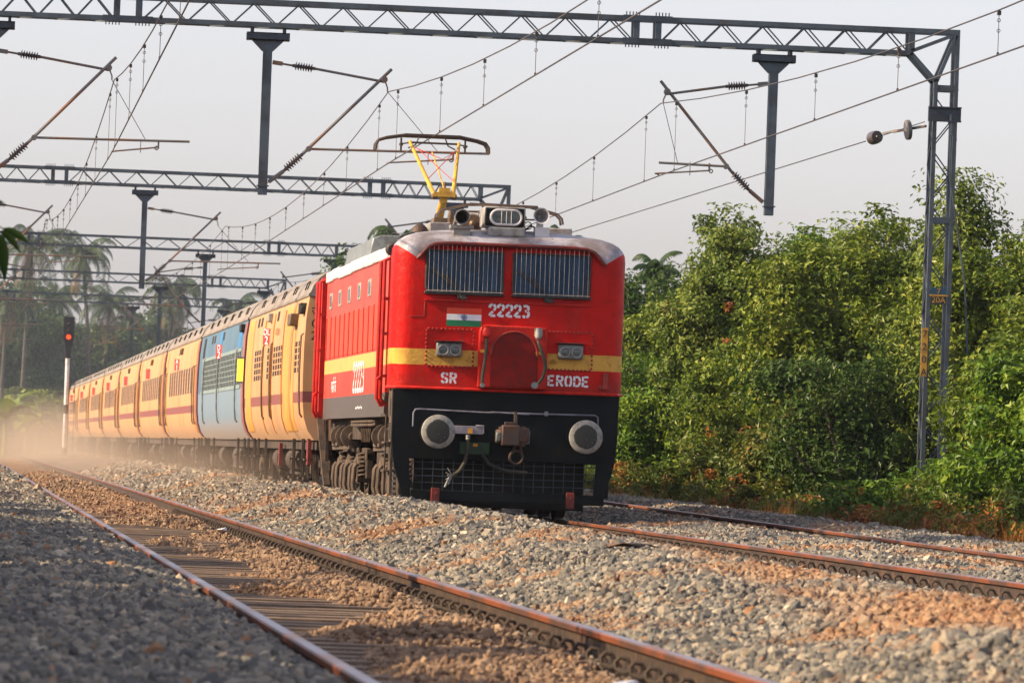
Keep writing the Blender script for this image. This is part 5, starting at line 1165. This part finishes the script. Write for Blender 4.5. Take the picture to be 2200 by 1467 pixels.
def palm(label, x, y, top, lean, R0, seed, group='coconut palms beyond the end of the line', nf=22, dry=4, z0=None):
    rng = np.random.default_rng(seed); zb = float(gz(x, y)) if z0 is None else z0; t = thing('palm_tree', label, 'palm tree', (x-lean, y, zb), group); H = top - zb
    mb = MB(); mb.tube([(lean*(i/8)**1.6, 0, H*i/8) for i in range(9)], [.20-.07*min(1, i/3)-.02*i/8 for i in range(9)], 9); mb.build('trunk', MAT['palm_trunk'], t)
    for nm, k, mat in (('crown', nf, 'palm'), ('dry_fronds', dry, 'palm_dry')):
        vs = []; fs = []
        for i in range(k):
            az = 2*math.pi*(i*.381966) + rng.normal(0, .12); el = (1.35 - 1.75*(i/k) + rng.normal(0, .12)) if nm == 'crown' else -.6 - .5*rng.random()
            v, f = frond((lean, 0, H), az + seed*1.7, el, R0*(.72+.5*rng.random()), rng, (.75+.12*(seed % 5)+.3*rng.random()) if nm == 'crown' else .5, w=R0*(.2+.02*(seed % 4))); b = len(vs); vs += v; fs += [tuple(b+j for j in q) for q in f]
        if vs: arrays_mesh(nm, np.array(vs), np.array(fs), MAT[mat], t)
        if nm == 'crown':
            mb = MB(); 
            for j in range(7): a = j*.9; mb.lathe((lean+.22*math.cos(a), .22*math.sin(a), H-.35),(0,0,1),[(.02,0),(.12,.06),(.13,.16),(.05,.27),(.01,.28)],7)
            mb.build('coconuts', MAT['palm_dry'], t)
palm('broad shaggy coconut palm at the far left edge', 4.2, 340, 12.2, .3, 3.6, 1, dry=4)
palm('tall coconut palm with a slim pale leaning trunk above the signal', 7.3, 345, 12.0, -.9, 2.9, 2, dry=4)
palm('dense coconut palm between the third and fourth portal posts', 13.2, 352, 10.2, .5, 3.0, 3, dry=4)
palm('small hazy coconut palm just above the coach roofs', 17.2, 356, 9.4, .3, 2.4, 4, dry=3)
palm('lower coconut palm to the right of the leaning one', 9.2, 350, 9.2, .4, 2.8, 5, dry=3)
palm('shorter coconut palm behind the leaning palm trunk', 6.0, 360, 9.6, .2, 2.8, 6, dry=3)
palm('coconut palm low at the left edge with hanging dry fronds', 2.8, 330, 8.6, .2, 3.0, 7, dry=3)
palm('squat hazy coconut palm behind the middle coaches', 11.2, 358, 7.8, .2, 2.8, 8, dry=5)
palm('coconut palm crown showing over the roof left of the raised pantograph', 14.6, 190, 7.7, .3, 1.9, 9, 'palms behind the train', dry=2)
palm('coconut palm tip just right of the roof horn', 19.8, 188, 7.6, .2, 1.6, 10, 'palms behind the train', dry=2)
palm('small coconut palm peeking above the dark trees right of the locomotive', 20.7, 170, 6.45, .2, 1.15, 11, 'palms behind the train', dry=1)
bush('tree', 'leafy tree beside the palm behind the rear of the locomotive', 'tree', 14.0, 196, [B(0,0,3.0,1.6,1.6,2.4), B(-.5,0,5.6,1.1,1.2,1.3), B(-.6,0,7.0,.8,.9,.8), B(.8,0,5.6,.9,1,.9)], 'leaf_dark', 130, 90, .5, (.17,.08), seed=30, group='trees behind the train')
def far_tree(label, x, y, h, w, mat, seed, n=190):
    bush('tree', label, 'tree', x, y, [B(0,0,h*.40,w,w*.8,h*.40), B(-w*.3,0,h*.70,w*.7,w*.6,h*.27), B(w*.45,0,h*.62,w*.6,w*.6,h*.26)], mat, n, 110, .80, (.36,.18), seed=seed, group='hazy broadleaf trees beyond the end of the line', limbs=6)
far_tree('dark tree mass at the far left behind the banana plants', 2.6, 345, 10.6, 3.2, 'leaf_dark', 50)
far_tree('dark round tree just right of the signal', 7.6, 352, 8.7, 3.2, 'leaf_dark', 51)
far_tree('hazy green tree between the leaning palm and the dense palm', 10.4, 358, 8.7, 3.2, 'leaf_dark', 52)
far_tree('hazy tree below the dense palm behind the middle coaches', 13.8, 362, 9.5, 3.2, 'leaf_dark', 53)
far_tree('hazy tree right of the dense palm above the blue coach', 17.4, 364, 8.7, 3.2, 'leaf_olive', 54)
far_tree('hazy low tree above the first coach roof', 21.2, 366, 9.2, 3.2, 'leaf_olive', 55)
far_tree('dark tree directly behind the signal head', 5.0, 355, 9.0, 2.7, 'leaf_dark', 56)
far_tree('hazy tree at the very left edge of the picture', .2, 350, 11.1, 3.2, 'leaf_dark', 57)
far_tree('olive bush at the foot of the far trees behind the signal pole', 4.4, 330, 3.4, 2.0, 'leaf_olive', 58, 90)
far_tree('low olive bush at the foot of the far left trees', 1.4, 326, 3.0, 1.8, 'leaf_olive', 59, 90)
for i in range(6): far_tree('hazy tree hidden behind the train far down the line', 24 + 3.6*i, 372 + 3*i, 7.0, 2.8, 'leaf_dark', 60+i, 110)
# banana plants
def banana(label, x, y, h, seed):
    rng = np.random.default_rng(seed); t = thing('banana_plant', label, 'banana plant', (x, y, float(gz(x, y))), 'banana plants at the end of the line')
    mb = MB(); mb.tube([(0,0,0),(.03,0,h*.3),(.0,0,h*.55)], [.16,.13,.08], 9); mb.build('stem', MAT['banana'], t); vs = []; fs = []
    for k in range(9):
        az = k*2.4 + rng.normal(0, .2); el = 1.3 - .09*k; L = h*(.55+.15*rng.random()); d = np.array([math.cos(az), math.sin(az), 0]); sd = np.array([-d[1], d[0], 0]); p = np.array([0, 0, h*.5]); a = el; b = len(vs); n = 9
        for i in range(n+1):
            w = L*.17*math.sin(math.pi*min(.98, .08+.92*i/n))**.6; vs += [p - sd*w + [0,0,.25*w], p, p + sd*w + [0,0,.25*w]]; a -= .10+.17*i/n; p = p + (d*math.cos(a) + np.array([0,0,math.sin(a)]))*L/n
        for i in range(n):
            j = b+3*i; fs += [(j, j+1, j+4), (j, j+4, j+3), (j+1, j+2, j+5), (j+1, j+5, j+4)]
    arrays_mesh('banana_leaves', np.array(vs), np.array(fs), MAT['banana'], t, smooth=True)
banana('tall banana plant with upright pale leaves at the left edge', 2.7, 305, 4.2, 1)
banana('banana plant with drooping leaves left of the signal pole', 3.9, 309, 2.9, 2)
banana('small banana plant between the signal pole and the taller banana', 4.5, 312, 2.2, 3)

# trees to the left of the line; their shade falls over the front track
SHADE = [(-6.0,15,6.3,2.3),(-6.2,20,5.9,2.3),(-6.2,25,5.7,2.2),(-6.4,30,6.1,2.0),(-6.2,35,5.4,2.2),(-6.4,40,5.5,2.2),(-6.4,45,5.4,2.2),(-6.6,51,5.5,2.4),(-6.8,57,5.6,2.4),(-7.0,64,5.5,2.6),(-7.2,71,5.4,2.6),(-7.2,79,5.4,2.8),(-7.4,87,5.4,2.8),(-7.6,96,5.4,2.8),(-7.8,105,5.4,2.8),
         (-11,18,6.5,3.4),(-11,28,6.5,3.4),(-11,38,6.5,3.4),(-11,48,6.5,3.4)]  # unseen back row added to keep low skylight off the gravel
for i, (x, y, h, w) in enumerate(SHADE):
    bush('tree', 'leafy tree left of the tracks, outside the picture, shading the gravel', 'tree', x, y, [B(0,0,h*.47,w*.8,w*1.5,h*.47), B(.1,-.8,h*.74,w*.5,w*.55,h*.22), B(-.2,1.1,h*.68,w*.5,w*.55,h*.22)], 'leaf_dark', 210, 130, .55, (.30,.16), seed=80+i, group='trees left of the tracks')
for i, (x, y, top, R0) in enumerate([(-8.5,66,12.9,2.9),(-8.0,72,12.5,2.7)]):
    palm('coconut palm left of the tracks, outside the picture, throwing its shade across them', x, y, top, .4, R0, 70+i, 'palms left of the tracks', 24, 2)
# sapling whose drooping leaves hang in at the left edge
t = thing('sapling', 'thin sapling hanging a few dark leaves into the picture at the left edge', 'sapling', (-.35, 30, float(gz(-.35, 30))))
mb = MB(); mb.tube([(0,0,-.1),(.03,0,.8),(-.02,0,1.6),(.05,0,2.2)], [.025,.02,.016,.01], 7); mb.tube([(-.02,0,1.5),(.2,0,1.95),(.42,0,2.06),(.57,0,1.98)], [.012,.009,.006,.004], 6); mb.build('trunk', MAT['trunk'], t)
vs = []; fs = []
for (x, z, az, L, dr) in ((.57,1.98,-.12,.14,1.0),(.56,1.97,-.5,.12,.75),(.555,1.95,-1.4,.19,.5),(.53,1.98,-1.75,.16,.4),(.50,2.05,-1.3,.14,.6),(.46,2.10,.6,.13,.5),(.12,2.0,-1.8,.17,.3),(.05,2.2,1.2,.16,.4),(.05,2.2,2.4,.16,.4),(.0,1.7,2.8,.17,.3),(.08,2.15,-.5,.17,.6),(.2,1.95,-1.4,.18,.3)):
    d = Vector((math.cos(az), .25, math.sin(az))).normalized(); sd = d.cross(Vector((0, 1, 0.4))).normalized(); p = Vector((x, 0, z)); b = len(vs)
    for i in range(6):
        f = i/5; w = L*.17*math.sin(math.pi*min(.97, .1+.9*f))**.8; c = p + d*L*f + Vector((0, 0, -.05*f*f)); vs += [tuple(c - sd*w + Vector((0,.02,0))), tuple(c), tuple(c + sd*w + Vector((0,.02,0)))]
    for i in range(5): j = b+3*i; fs += [(j, j+1, j+4), (j, j+4, j+3), (j+1, j+2, j+5), (j+1, j+5, j+4)]
arrays_mesh('crown', np.array(vs), np.array(fs), MAT['leaf_dark'], t, smooth=True)  # dark palette puts the shade on these leaves into their colour

# ---------------------------------------------------------------- air: thin haze and the dust raised by the train
def volume(name, col, dens, aniso=0):
    m = bpy.data.materials.new(name); m.use_nodes = True; n = m.node_tree; n.nodes.clear(); o = n.nodes.new('ShaderNodeOutputMaterial'); v = n.nodes.new('ShaderNodeVolumePrincipled')
    v.inputs['Color'].default_value = (*col, 1); v.inputs['Density'].default_value = dens; v.inputs['Anisotropy'].default_value = aniso; n.links.new(v.outputs[0], o.inputs['Volume']); return m
mb = MB(); mb.box(-420,420,-90,1010,-9,17); tag(mb.build('haze', volume('haze air', (.74,.84,1.0), .00009), smooth=0), 'thin morning haze over the line', None, kind='stuff')
mb = MB(); mb.v = []; n = 14; k = 18; vs = []; fs = []
for i in range(n+1):
    f = i/n; y = 80 + 262*f; hw = 1.3 + 7.0*f; hh = .75 + 3.6*f; cx = 5.0 - 1.0*f; cz = .1
    for j in range(k):
        a = 2*math.pi*j/k; vs.append((cx + hw*math.cos(a), y, cz + hh*math.sin(a)))
for i in range(n):
    for j in range(k): j2 = (j+1) % k; fs.append((i*k+j, i*k+j2, (i+1)*k+j2, (i+1)*k+j))
fs += [tuple(range(k))[::-1], tuple(n*k+j for j in range(k))]
g = G('brown dust'); x, y, z = g.xyz()
f_ = g.m('DIVIDE', g.m('SUBTRACT', y, 80), 262.0)
u_ = g.m('DIVIDE', g.m('SUBTRACT', x, g.m('SUBTRACT', 5.0, f_)), g.m('ADD', 1.3, g.m('MULTIPLY', f_, 7.0)))
v_ = g.m('DIVIDE', g.m('SUBTRACT', z, .1), g.m('ADD', .75, g.m('MULTIPLY', f_, 3.6)))
r_ = g.m('MAXIMUM', g.m('SUBTRACT', 1, g.m('SQRT', g.m('ADD', g.m('MULTIPLY', u_, u_), g.m('MULTIPLY', v_, v_)))), 0)
r_ = g.m('MULTIPLY', g.m('POWER', r_, 1.6), g.m('MULTIPLY', g.step(f_, 0, .12), g.m('SUBTRACT', 1, g.step(f_, .72, 1.0))))
r_ = g.m('MULTIPLY', r_, g.m('ADD', .35, g.m('MULTIPLY', g.step(g.noise(.16, 3, .6, stretch=(1, .35, 1.4)), .35, .68), 1.1)))
q = g.n('ShaderNodeVolumePrincipled'); q.inputs['Color'].default_value = (.78, .61, .47, 1); g.l(g.m('MULTIPLY', r_, .027), q.inputs['Density']); g.l(q.outputs[0], g.out.inputs['Volume'])
g.mat.cycles.volume_step_rate = .25
mb.add(vs, fs); tag(mb.build('dust', g.mat, smooth=0), 'brown dust cloud raised along the foot of the coaches', None, kind='stuff')
mb = MB(); n = 24; k = 28; vs = []; fs = []  # haze volume added to pale the far palms
for i in range(n+1):
    a = math.pi*i/n
    for j in range(k): b = 2*math.pi*j/k; vs.append((10 + 44*math.sin(a)*math.cos(b), 316 + 13*math.sin(a)*math.sin(b), 4.2 - 8*0 + 11.2*math.cos(a) - 1.0))
for i in range(n):
    for j in range(k): j2 = (j+1) % k; fs.append((i*k+j, i*k+j2, (i+1)*k+j2, (i+1)*k+j))
mb.add(vs, fs); tag(mb.build('haze_veil', volume('pale haze', (.66,.75,.84), .0030), smooth=0), 'added pale haze in front of the far palms', None, kind='stuff')
